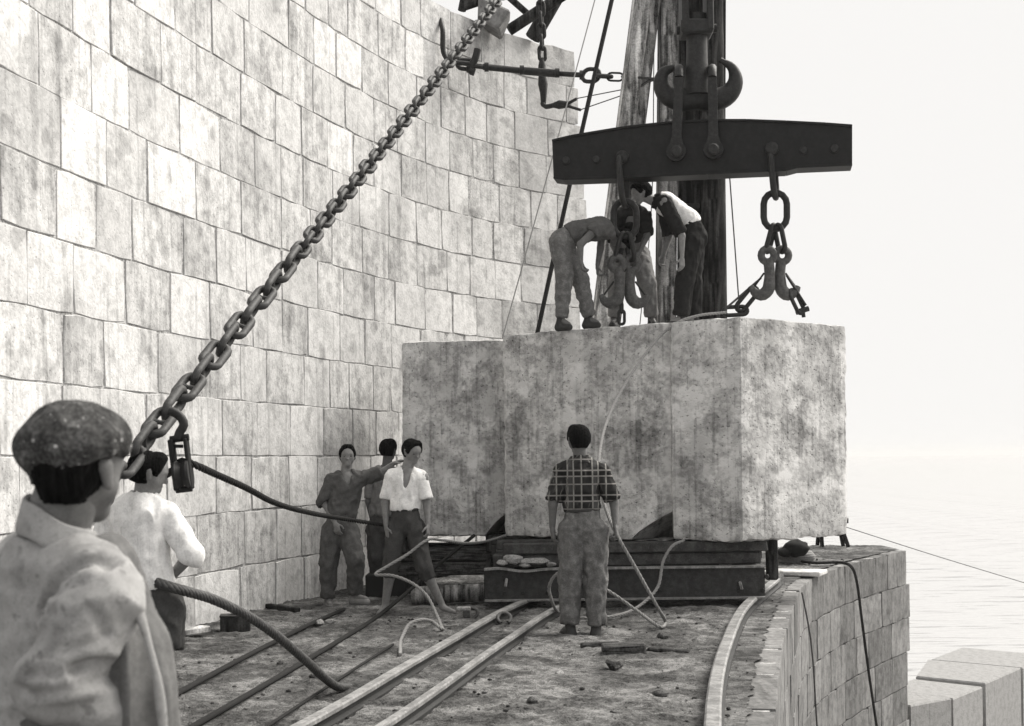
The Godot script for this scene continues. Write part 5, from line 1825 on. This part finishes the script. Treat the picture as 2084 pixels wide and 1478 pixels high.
func make_people() -> void:
	var cam := Vector3(0, 0, 1)
	# plaid shirt, back to us, rope in the right hand
	var J := joints(12.96, {"head": [1177, 897], "neck": [1181, 932], "chest": [1183, 972], "waist": [1184, 1028], "pelvis": [1187, 1072], "sl": [1139, 962], "sr": [1228, 962], "el": [1125, 1026, 0.02], "er": [1250, 1024, 0.0], "wl": [1124, 1074, 0.0], "wr": [1253, 1070, 0.08], "hl": [1165, 1082], "hr": [1209, 1082], "kl": [1160, 1178], "kr": [1212, 1178], "al": [1160, 1270], "ar": [1214, 1272], "tl": [1147, 1283, -0.12], "tr": [1226, 1283, -0.12]})
	person("man in plaid shirt and pale worn trousers seen from behind holding a rope", "workers", J, {"front": Vector3(0, 0, -1), "s": 1.04, "hfw": Vector3(-0.35, 0, -1), "skin": "skin_dark", "shirt": {"mat": "plaid", "sleeve": 0.9, "loose": 0.022, "len": 0.28, "hem": 0.5, "gs": 0.028}, "trousers": {"mat": "worn_cloth", "loose": 0.030, "flare": 1.1, "fold": 0.014}, "shoes": "shoe", "belt": 1, "handl": [Vector3(0.1, -1, 0.05), Vector3(1, 0, -0.2), Vector3(0, 0, -1), 0.5], "handr": [Vector3(0.1, -1, 0.3), Vector3(-1, 0, -0.2), Vector3(0, 0.2, -1), 1.1], "seed": 5})
	# dark overalls, facing us, left arm stretched towards his neighbour
	J = joints(15.8, {"head": [707, 930], "neck": [704, 962], "chest": [706, 990], "waist": [697, 1036], "pelvis": [692, 1070], "sl": [672, 978], "sr": [738, 973], "el": [659, 1022, 0.0], "er": [776, 962, 0.02], "wl": [682, 1064, 0.12], "wr": [800, 944, 0.06], "hl": [677, 1082], "hr": [708, 1082], "kl": [668, 1150, 0.03], "kr": [724, 1140, 0.12], "al": [668, 1216], "ar": [722, 1208, 0.0], "tl": [672, 1231, 0.12], "tr": [746, 1219, 0.10]})
	person("man in dark work shirt facing out with one arm stretched towards his barefoot neighbour", "workers", J, {"front": Vector3(0.25, 0, 1), "s": 0.98, "hfw": Vector3(0.15, -0.1, 1), "eyes": true, "tuft": 0.03, "shirt": {"mat": "grey_cloth", "sleevel": 1.1, "sleever": 1.15, "loose": 0.03, "len": 0.5, "vee": 0.15}, "trousers": {"mat": "grey_cloth", "loose": 0.028, "flare": 1.2, "fold": 0.014}, "shoes": "shoe_pale", "belt": 1, "handl": [Vector3(0.25, -1, 0.1), Vector3(0.5, 0, -1), Vector3(0.8, 0, 0.6), 0.6], "handr": [Vector3(1, 0.35, 0.1), Vector3(0, -1, 0.2), Vector3(0, 0.3, 1), 0.35], "seed": 11})
	# man behind, back to us
	J = joints(17.4, {"head": [791, 917], "neck": [787, 952], "chest": [782, 985], "waist": [778, 1040], "pelvis": [778, 1072], "sl": [757, 966], "sr": [812, 966], "el": [750, 1020], "er": [822, 1018], "wl": [758, 1062, -0.1], "wr": [820, 1058, -0.1], "hl": [765, 1080], "hr": [792, 1080], "kl": [766, 1134, 0.08], "kr": [795, 1134], "al": [768, 1186], "ar": [797, 1186], "tl": [764, 1196, -0.12], "tr": [802, 1196, -0.12]})
	person("dark-haired man in grey shirt seen from behind, half hidden by the barefoot man", "workers", J, {"front": Vector3(0.2, 0, -1), "s": 1.0, "hfw": Vector3(0.5, 0, -1), "skin": "skin_dark", "shirt": {"mat": "mid_cloth", "sleeve": 0.9, "loose": 0.02}, "trousers": {"mat": "dark_cloth", "loose": 0.03}, "shoes": "shoe", "handl": [Vector3(0.2, -1, 0), Vector3(1, 0, 0), Vector3(0, 0, -1), 0.5], "handr": [Vector3(0, -1, 0), Vector3(-1, 0, 0), Vector3(0, 0, -1), 0.5], "seed": 17})
	# barefoot man in a white shirt, mid-stride, head turned and lowered
	J = joints(14.9, {"head": [839, 921], "neck": [829, 953], "chest": [826, 985], "waist": [824, 1030], "pelvis": [826, 1062], "sl": [794, 970], "sr": [860, 972], "el": [784, 1024], "er": [868, 1024], "wl": [786, 1072, 0.05], "wr": [871, 1068, 0.05], "hl": [807, 1076], "hr": [846, 1076], "kl": [796, 1150, 0.06], "kr": [862, 1154, 0.08], "al": [784, 1230, 0.0], "ar": [899, 1230, 0.0], "tl": [770, 1250, 0.10], "tr": [924, 1246, 0.06]})
	person("barefoot man in open white shirt and rolled dark trousers stepping sideways", "workers", J, {"front": Vector3(0.1, 0, 1), "s": 0.98, "hfw": Vector3(0.75, -0.35, 1), "hup": Vector3(0.15, 1, 0.25), "eyes": true, "hgrow": 0.018, "shirt": {"mat": "white_cloth", "sleeve": 0.85, "loose": 0.026, "len": 0.3, "vee": 0.75, "gs": 0.026, "fold": 0.007, "stretch": Vector3(1.0, 0.4, 1.0)}, "trousers": {"mat": "dark_cloth", "loose": 0.016, "endl": 0.30, "endr": 0.32, "flare": 1.0}, "belt": 1, "handl": [Vector3(0.15, -1, 0.1), Vector3(0.9, 0, -0.3), Vector3(0.3, 0, 1), 0.35], "handr": [Vector3(0, -1, 0.2), Vector3(-0.9, 0, -0.2), Vector3(-0.2, 0, 1), 0.8], "seed": 23})
	# white shirt, hand on hip, shorts
	J = joints(8.15, {"head": [303, 965], "neck": [292, 1010], "chest": [284, 1062], "waist": [292, 1160], "pelvis": [305, 1215], "sl": [222, 1040, -0.1], "sr": [350, 1052], "el": [205, 1140, -0.15], "er": [387, 1130, 0.02], "wl": [250, 1200, -0.32], "wr": [345, 1178, -0.12], "hl": [283, 1240], "hr": [330, 1240], "kl": [290, 1350, -0.08], "kr": [334, 1352, -0.05], "al": [280, 1468], "ar": [330, 1468], "tl": [300, 1488, -0.14], "tr": [350, 1488, -0.12]})
	person("man in blown white shirt and dark shorts seen from behind gripping a wire rope", "workers", J, {"front": Vector3(0.35, 0, -1), "s": 0.93, "cell": 0.013, "hcell": 0.007, "hfw": Vector3(1, -0.28, -0.35), "hup": Vector3(0.25, 1, 0), "hgrow": 0.016, "shirt": {"mat": "white_cloth", "sleeve": 1.06, "loose": 0.034, "len": 0.75, "hem": 1.2, "gs": 0.034, "fold": 0.007, "stretch": Vector3(0.9, 0.45, 0.9), "collar": true}, "trousers": {"mat": "dark_cloth", "loose": 0.04, "end": -0.28, "name": "shorts"}, "shoes": "shoe", "handl": [Vector3(1, -0.1, -0.2), Vector3(0, -1, 0), Vector3(0, 0, -1), 1.1], "handr": [Vector3(-0.8, -0.3, -0.4), Vector3(0, -0.6, 1), Vector3(0, 1, 0.2), 1.1], "seed": 29})
	# three men bending on top of the block (its top is at 2.97 m)
	J = joints(16.35, {"head": [1264, 488, -0.12], "neck": [1242, 474, -0.04], "chest": [1216, 466], "waist": [1172, 474], "pelvis": [1146, 490], "sl": [1226, 460, -0.17], "sr": [1218, 462, 0.17], "el": [1222, 505, -0.18], "er": [1181, 498, 0.22], "wl": [1216, 540, -0.1], "wr": [1182, 532, 0.24], "hl": [1150, 500, -0.1], "hr": [1140, 500, 0.09], "kl": [1182, 572, -0.10], "kr": [1149, 560, 0.10], "al": [1198, 644, -0.12], "ar": [1142, 646, 0.08], "tl": [1216, 656, -0.10], "tr": [1158, 660, 0.12]})
	person("man in dark shirt bending over with one arm hanging at the block's landward end", "workers on the block", J, {"front": Vector3(0.25, -1, 0), "s": 0.98, "hup": Vector3(0.8, -0.25, 0), "hfw": Vector3(0.2, -1, 0.2), "skin": "skin_dark", "shirt": {"mat": "grey_cloth", "sleeve": 0.35, "loose": 0.03, "len": 0.45}, "trousers": {"mat": "worn_cloth", "loose": 0.026, "flare": 1.1, "fold": 0.013}, "shoes": "shoe", "belt": 1, "handr": [Vector3(0.2, -1, 0), Vector3(1, 0, 0), Vector3(0, 0, -1), 0.9], "handl": [Vector3(0, -1, 0), Vector3(1, 0, 0), Vector3(0, 0, 1), 0.9], "base": at(1165, 664, 16.35), "seed": 31})
	J = joints(16.85, {"head": [1282, 478, 0.16], "neck": [1284, 448, 0.08], "chest": [1286, 440, -0.06], "waist": [1286, 476, -0.30], "pelvis": [1284, 512, -0.38], "sl": [1256, 442, 0.0], "sr": [1316, 440, 0.0], "el": [1248, 498, 0.1], "er": [1317, 480, 0.1], "wl": [1262, 534, 0.24], "wr": [1300, 516, 0.24], "hl": [1268, 520, -0.36], "hr": [1302, 520, -0.36], "kl": [1256, 578, -0.16], "kr": [1318, 580, -0.12], "al": [1250, 644, -0.25], "ar": [1326, 644, -0.2], "tl": [1246, 656, -0.12], "tr": [1332, 656, -0.06]})
	person("man in dark shirt crouching behind the tackle between the other two", "workers on the block", J, {"front": Vector3(0, -0.6, 1), "s": 0.95, "hup": Vector3(0, 0.5, 1), "hfw": Vector3(0, -1, 0.5), "skin": "skin_dark", "shirt": {"mat": "black_cloth", "sleeve": 0.9, "loose": 0.03}, "trousers": {"mat": "mid_cloth", "loose": 0.034}, "shoes": "shoe", "handl": [Vector3(0.4, -1, 0.3), Vector3(0.5, 0, -1), Vector3(1, 0, 0), 0.9], "handr": [Vector3(-0.5, -0.8, 0.3), Vector3(-0.5, 0, -1), Vector3(-1, 0, 0), 0.9], "base": at(1288, 664, 16.85), "seed": 37})
	J = joints(16.75, {"head": [1305, 394, 0.03], "neck": [1332, 410], "chest": [1356, 416], "waist": [1400, 448], "pelvis": [1414, 482], "sl": [1352, 412, 0.18], "sr": [1350, 418, -0.16], "el": [1388, 480, 0.26], "er": [1362, 482, -0.2], "wl": [1388, 524, 0.27], "wr": [1350, 520, -0.15], "hl": [1410, 494, 0.09], "hr": [1412, 494, -0.09], "kl": [1394, 572, 0.12], "kr": [1410, 572, -0.05], "al": [1386, 642, 0.1], "ar": [1412, 642, -0.1], "tl": [1368, 654, 0.12], "tr": [1396, 654, -0.05]})
	person("man in white vest over black shirt stooping beside the dark mast", "workers on the block", J, {"front": Vector3(-0.6, -0.75, 0.1), "s": 0.98, "hup": Vector3(-0.35, 0.95, 0), "hfw": Vector3(-0.85, -0.45, 0.25), "skin": "skin", "hgrow": 0.022, "shirt": {"mat": "black_cloth", "collar": false, "sleeve": 0.95, "loose": 0.016, "gs": 0.03}, "vest": "vest_cloth", "trousers": {"mat": "black_cloth", "loose": 0.036, "flare": 1.4}, "shoes": "shoe", "handl": [Vector3(0, -1, 0), Vector3(-0.6, 0, -0.7), Vector3(-0.8, 0, 0.4), 0.5], "handr": [Vector3(-0.3, -1, 0), Vector3(0.4, 0, 0.8), Vector3(-1, 0, 0), 0.8], "base": at(1398, 664, 16.75), "seed": 41})
	capped_man()

# the man nearest us: pale work jacket and a lime-splashed beret, turned away to the right
func capped_man() -> void:
	var d := 3.57
	var P := func(x: float, y: float, z := 0.0) -> Vector3: return at(x, y, d - z)
	var g: Vector3 = P.call(130, 1000)
	g.y = 0.0
	var t := thing("person", "man in pale stained jacket and lime-spotted dark beret seen from behind", "person", g, "workers")
	var fw := Vector3(0.72, 0, -0.70).normalized()          # the way he faces
	var rt := Vector3(0.70, 0, 0.72).normalized()           # his right hand side, towards us
	var up := Vector3.UP
	var head: Vector3 = P.call(163, 965)
	var hf := Vector3(0.42, -0.06, -0.90).normalized()
	var body := MB.new()
	var neck: Vector3 = P.call(118, 1062)
	var s := 1.06
	add_head(body, neck, head, (up + Vector3(0.06, 0, 0)).normalized(), (hf - up * hf.dot(up)).normalized(), s, 0.005)
	var nk := field_for([neck, head], 0.16, 0.008)
	nk.bone(neck + Vector3(-0.03, -0.09, 0), head + Vector3(-0.03, -0.05, 0.01), 0.085, 0.076, 0.03)
	nk.net(body)
	# hidden body below, continuous with the neck
	var hipc := Vector3(neck.x - 0.02, 0.93, neck.z + 0.0)
	var sR := neck + rt * 0.20 + Vector3(0, -0.17, 0)
	var sL := neck - rt * 0.20 + Vector3(0, -0.15, 0)
	var eR: Vector3 = P.call(112, 1385, 0.20)
	var eL := sL + Vector3(-0.05, -0.30, -0.05) + fw * 0.05
	var wR := eR + fw * 0.16 + Vector3(0.02, -0.13, 0)
	var wL := eL + fw * 0.2 + Vector3(0.1, -0.05, 0)
	var fb := field_for([neck, sR, sL, eR, eL, wR, wL, Vector3(g.x, 0.05, g.z), hipc], 0.25, 0.016)
	fb.bone(neck + Vector3(0, -0.2, 0), hipc + Vector3(0, 0.15, 0), 0.13, 0.12, 0.03, fw, 1.3)
	fb.bone(hipc + Vector3(0, 0.15, 0), hipc, 0.12, 0.13, 0.03, fw, 1.2)
	fb.bone(sL, sR, 0.06, 0.06, 0.04)
	fb.bone(neck + Vector3(-0.03, -0.2, 0), neck, 0.09, 0.07, 0.04)
	for q in [[sR, eR, wR], [sL, eL, wL]]:
		fb.bone(q[0], q[1], 0.05, 0.042, 0.02)
		fb.bone(q[1], q[2], 0.042, 0.028, 0.02)
	var legs := []
	for q in [-1, 1]:
		var h: Vector3 = hipc + rt * 0.09 * q
		var a: Vector3 = Vector3(h.x, 0.08, h.z) + rt * 0.05 * q
		fb.bone(h, h.lerp(a, 0.5), 0.085, 0.06, 0.03)
		fb.bone(h.lerp(a, 0.5), a, 0.06, 0.04, 0.03)
		legs.append([h, a])
	fb.net(body)
	add_hand(body, wR, fw * 0.6 + Vector3(0, -0.8, 0), -rt, fw, 0.5, 0.006)
	add_hand(body, wL, fw * 0.6 + Vector3(0, -0.8, 0), rt, fw, 0.5, 0.006)
	part(t, "body", body, M.skin_dark)
	# beret: a full soft crown overhanging a tight band
	var hu := (up + Vector3(0.06, 0, 0)).normalized()
	var hf2 := (hf - hu * hf.dot(hu)).normalized()
	var fc := field_for([P.call(153, 900)], 0.26, 0.0065)
	var bc: Vector3 = P.call(154, 897)
	var tilt := Vector3(-0.05, 0.97, 0.22).normalized()
	fc.bone(bc - Vector3(0.012, 0, 0), bc + Vector3(0.012, 0, 0), 0.121, 0.119, 0.03, tilt, 1.55)
	fc.bone(bc + Vector3(-0.05, -0.022, 0.03), bc + Vector3(-0.02, -0.028, 0.045), 0.075, 0.075, 0.05)
	fc.bone(bc + Vector3(0.01, 0.038, 0), bc + Vector3(-0.02, 0.036, 0.02), 0.05, 0.05, 0.06)
	fc.bone(head - hu * 0.03 - hf2 * 0.006, head + hu * 0.05, 0.109, 0.108, 0.02)
	fc.cut(P.call(150, 960), Vector3(0.31, -0.95, 0.0), 0.4)
	var mc := MB.new()
	fc.net(mc, 0.0045, noise(9.0, 51, FastNoiseLite.TYPE_SIMPLEX_SMOOTH, 2), Vector3(1.0, 0.6, 1.0))
	part(t, "beret", mc, M.beret)
	# cropped hair under the band
	var fh := field_for([head], 0.22, 0.007)
	head_bones(fh, head, hu, hf2, rt, s, 0.004)
	fh.bone(head - hf2 * 0.05, head - hf2 * 0.055 - hu * 0.06, 0.062, 0.05, 0.03)
	fh.cut(head + hu * 0.01 + hf2 * 0.0, hf2, 0.3)
	fh.cut(head - hu * 0.07 - hf2 * 0.05, -hu, 0.3)
	var mh := MB.new()
	fh.net(mh, 0.003, noise(40.0, 52), Vector3.ONE)
	part(t, "hair", mh, M.hair)
	# jacket: back and sleeves
	var fj := field_for([neck, sR, sL, eR, eL, wR, wL, hipc + Vector3(0, -0.25, 0)], 0.30, 0.0095)
	fj.bone(neck + Vector3(-0.02, -0.24, 0), hipc + Vector3(0, 0.05, 0), 0.160, 0.165, 0.03, fw, 1.22)
	fj.bone(hipc + Vector3(0, 0.05, 0), hipc + Vector3(0, -0.2, 0), 0.165, 0.18, 0.03, fw, 1.2)
	fj.bone(sL + Vector3(0, 0.0, 0), sR + Vector3(0, 0.0, 0), 0.090, 0.092, 0.06)
	for q in [sL, sR]: fj.bone(neck + Vector3(-0.01, -0.085, 0), neck.lerp(q, 0.8), 0.085, 0.085, 0.06)
	for q in [[sR, eR, wR, 0.094], [sL, eL, wL, 0.085]]:
		fj.bone(q[0] + Vector3(0.0, -0.015, 0.02), q[1], q[3] + 0.008, 0.088, 0.006)
		fj.bone(q[1], q[2], 0.086, 0.064, 0.03)
		fj.cut(q[2] - (q[2] - q[1]) * 0.1, q[2] - q[1], 0.09)
	fj.cut(hipc + Vector3(0, -0.2, 0), Vector3.DOWN, 0.6)
	fj.bone(neck + Vector3(-0.01, 0.0, 0), neck + Vector3(0.0, 0.1, 0), 0.092, 0.13, 0.01, Vector3.ZERO, 1.0, true)
	var mj := MB.new()
	fj.net(mj, 0.009, noise(5.0, 61, FastNoiseLite.TYPE_SIMPLEX_SMOOTH, 2), Vector3(0.8, 1.25, 0.8))
	# sewn armhole and the creases at the elbow, pressed into the cloth
	var creases := [[[[58, 1262], [70, 1222], [98, 1182], [138, 1156], [178, 1146], [200, 1156]], 0.016, 0.011], [[[96, 1214], [126, 1190], [160, 1184]], 0.008, 0.010], [[[66, 1250], [110, 1246], [150, 1256]], 0.007, 0.010], [[[60, 1372], [92, 1366], [120, 1372]], 0.011, 0.011], [[[150, 1362], [176, 1352], [206, 1356]], 0.014, 0.011], [[[140, 1320], [170, 1316], [204, 1300]], 0.008, 0.012], [[[180, 1236], [196, 1256], [206, 1290]], 0.008, 0.010], [[[40, 1400], [80, 1410], [130, 1404]], 0.008, 0.012]]
	for cr in creases:
		var pl := []
		for q in cr[0]: pl.append(P.call(q[0], q[1], 0.27))
		for i in mj.v.size():
			if mj.n[i].z < 0.1: continue
			var best := 1.0
			for k in pl.size() - 1:
				var a2 := Vector2(pl[k].x, pl[k].y)
				var b2 := Vector2(pl[k + 1].x, pl[k + 1].y)
				var pt := Vector2(mj.v[i].x, mj.v[i].y)
				if absf(pt.x - a2.x) > 0.12 or absf(pt.y - a2.y) > 0.12: continue
				best = minf(best, pt.distance_to(Geometry2D.get_closest_point_to_segment(pt, a2, b2)))
			if best < 0.04: mj.v[i] -= mj.n[i] * cr[1] * (exp(-pow(best / cr[2], 2)) - 0.35 * exp(-pow((best - 0.022) / 0.010, 2)))
	mj.soft(0, 0)
	var jk := part(t, "jacket", mj, M.coat_cloth)
	# the open right front swings forward of the body in long hanging folds
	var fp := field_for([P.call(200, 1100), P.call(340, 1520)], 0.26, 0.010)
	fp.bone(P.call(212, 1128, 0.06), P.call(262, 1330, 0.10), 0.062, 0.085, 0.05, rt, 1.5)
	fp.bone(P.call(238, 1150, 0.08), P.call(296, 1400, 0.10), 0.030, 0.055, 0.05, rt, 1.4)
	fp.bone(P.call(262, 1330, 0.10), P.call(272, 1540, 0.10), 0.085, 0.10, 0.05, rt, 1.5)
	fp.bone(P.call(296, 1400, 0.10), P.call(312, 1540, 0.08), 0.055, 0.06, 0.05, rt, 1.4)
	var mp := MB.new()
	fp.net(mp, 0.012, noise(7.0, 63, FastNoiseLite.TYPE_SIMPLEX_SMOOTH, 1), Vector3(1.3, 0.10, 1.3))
	part(jk, "jacket_front", mp, M.coat_shaded)  # the shade on this panel is painted in by its darker cloth
	# collar folded down round the neck, and the edge of the front
	var col := MB.new()
	var cc: Vector3 = P.call(140, 1078, 0.0)
	var rows := 40
	for i in rows + 1:
		var an := lerpf(-2.5, 2.5, float(i) / rows)
		var dv := -fw * cos(an) + rt * sin(an)
		var dy := -0.052 * dv.x - 0.006
		for w in [[0.084, -0.03], [0.092, 0.030], [0.100, 0.039], [0.107, 0.034], [0.122, -0.022], [0.124, -0.038], [0.114, -0.044]]:
			col.vert(cc + dv * w[0] + Vector3(0, w[1] + dy + 0.004 * sin(an * 5.0), 0))
	for i in rows:
		for w in 6:
			var a := i * 7 + w
			col.idx.append_array(PackedInt32Array([a, a + 7, a + 1, a + 1, a + 7, a + 8]))
	col.soft(0, 0)
	part(jk, "collar", col, M.coat_cloth)
	var lap := MB.new()
	var lp := smooth_path([P.call(258, 1176, 0.15), P.call(288, 1262, 0.17), P.call(316, 1362, 0.17), P.call(328, 1440, 0.15), P.call(334, 1510, 0.14)], 0.02)
	var lr := []
	for i in lp.size(): lr.append(0.012 + 0.003 * sin(i * 0.5))
	lap.tube(lp, lr, 8, false, true, 0.5, rt)
	part(jk, "lapel_edge", lap, M.coat_cloth)
	var ft := field_for([legs[0][0], legs[1][0], legs[0][1], legs[1][1]], 0.24, 0.018)
	for q in legs:
		ft.bone(q[0], q[0].lerp(q[1], 0.5), 0.12, 0.10, 0.03)
		ft.bone(q[0].lerp(q[1], 0.5), q[1], 0.10, 0.085, 0.03)
		ft.cut(q[1], Vector3.DOWN, 0.14)
	var mt := MB.new()
	ft.net(mt, 0.01, noise(6.0, 62), Vector3(1, 0.5, 1))
	part(t, "trousers", mt, M.grey_cloth)
	for q in legs:
		var fsx := field_for([q[1], q[1] + fw * 0.2], 0.12, 0.012)
		fsx.bone(q[1] + Vector3(0, -0.03, 0), q[1] + fw * 0.17 + Vector3(0, -0.035, 0), 0.045, 0.042, 0.02)
		fsx.cut(Vector3(q[1].x, 0.003, q[1].z), Vector3.DOWN, 0.4)
		var ms := MB.new()
		fsx.net(ms)
		part(t, "shoe", ms, M.shoe)

func _ready() -> void:
	rng.seed = 4711
	make_view()
	make_materials()
	make_setting()
	make_load()
	make_lift()
	make_crane()
	make_lines()
	make_small()
	make_people()
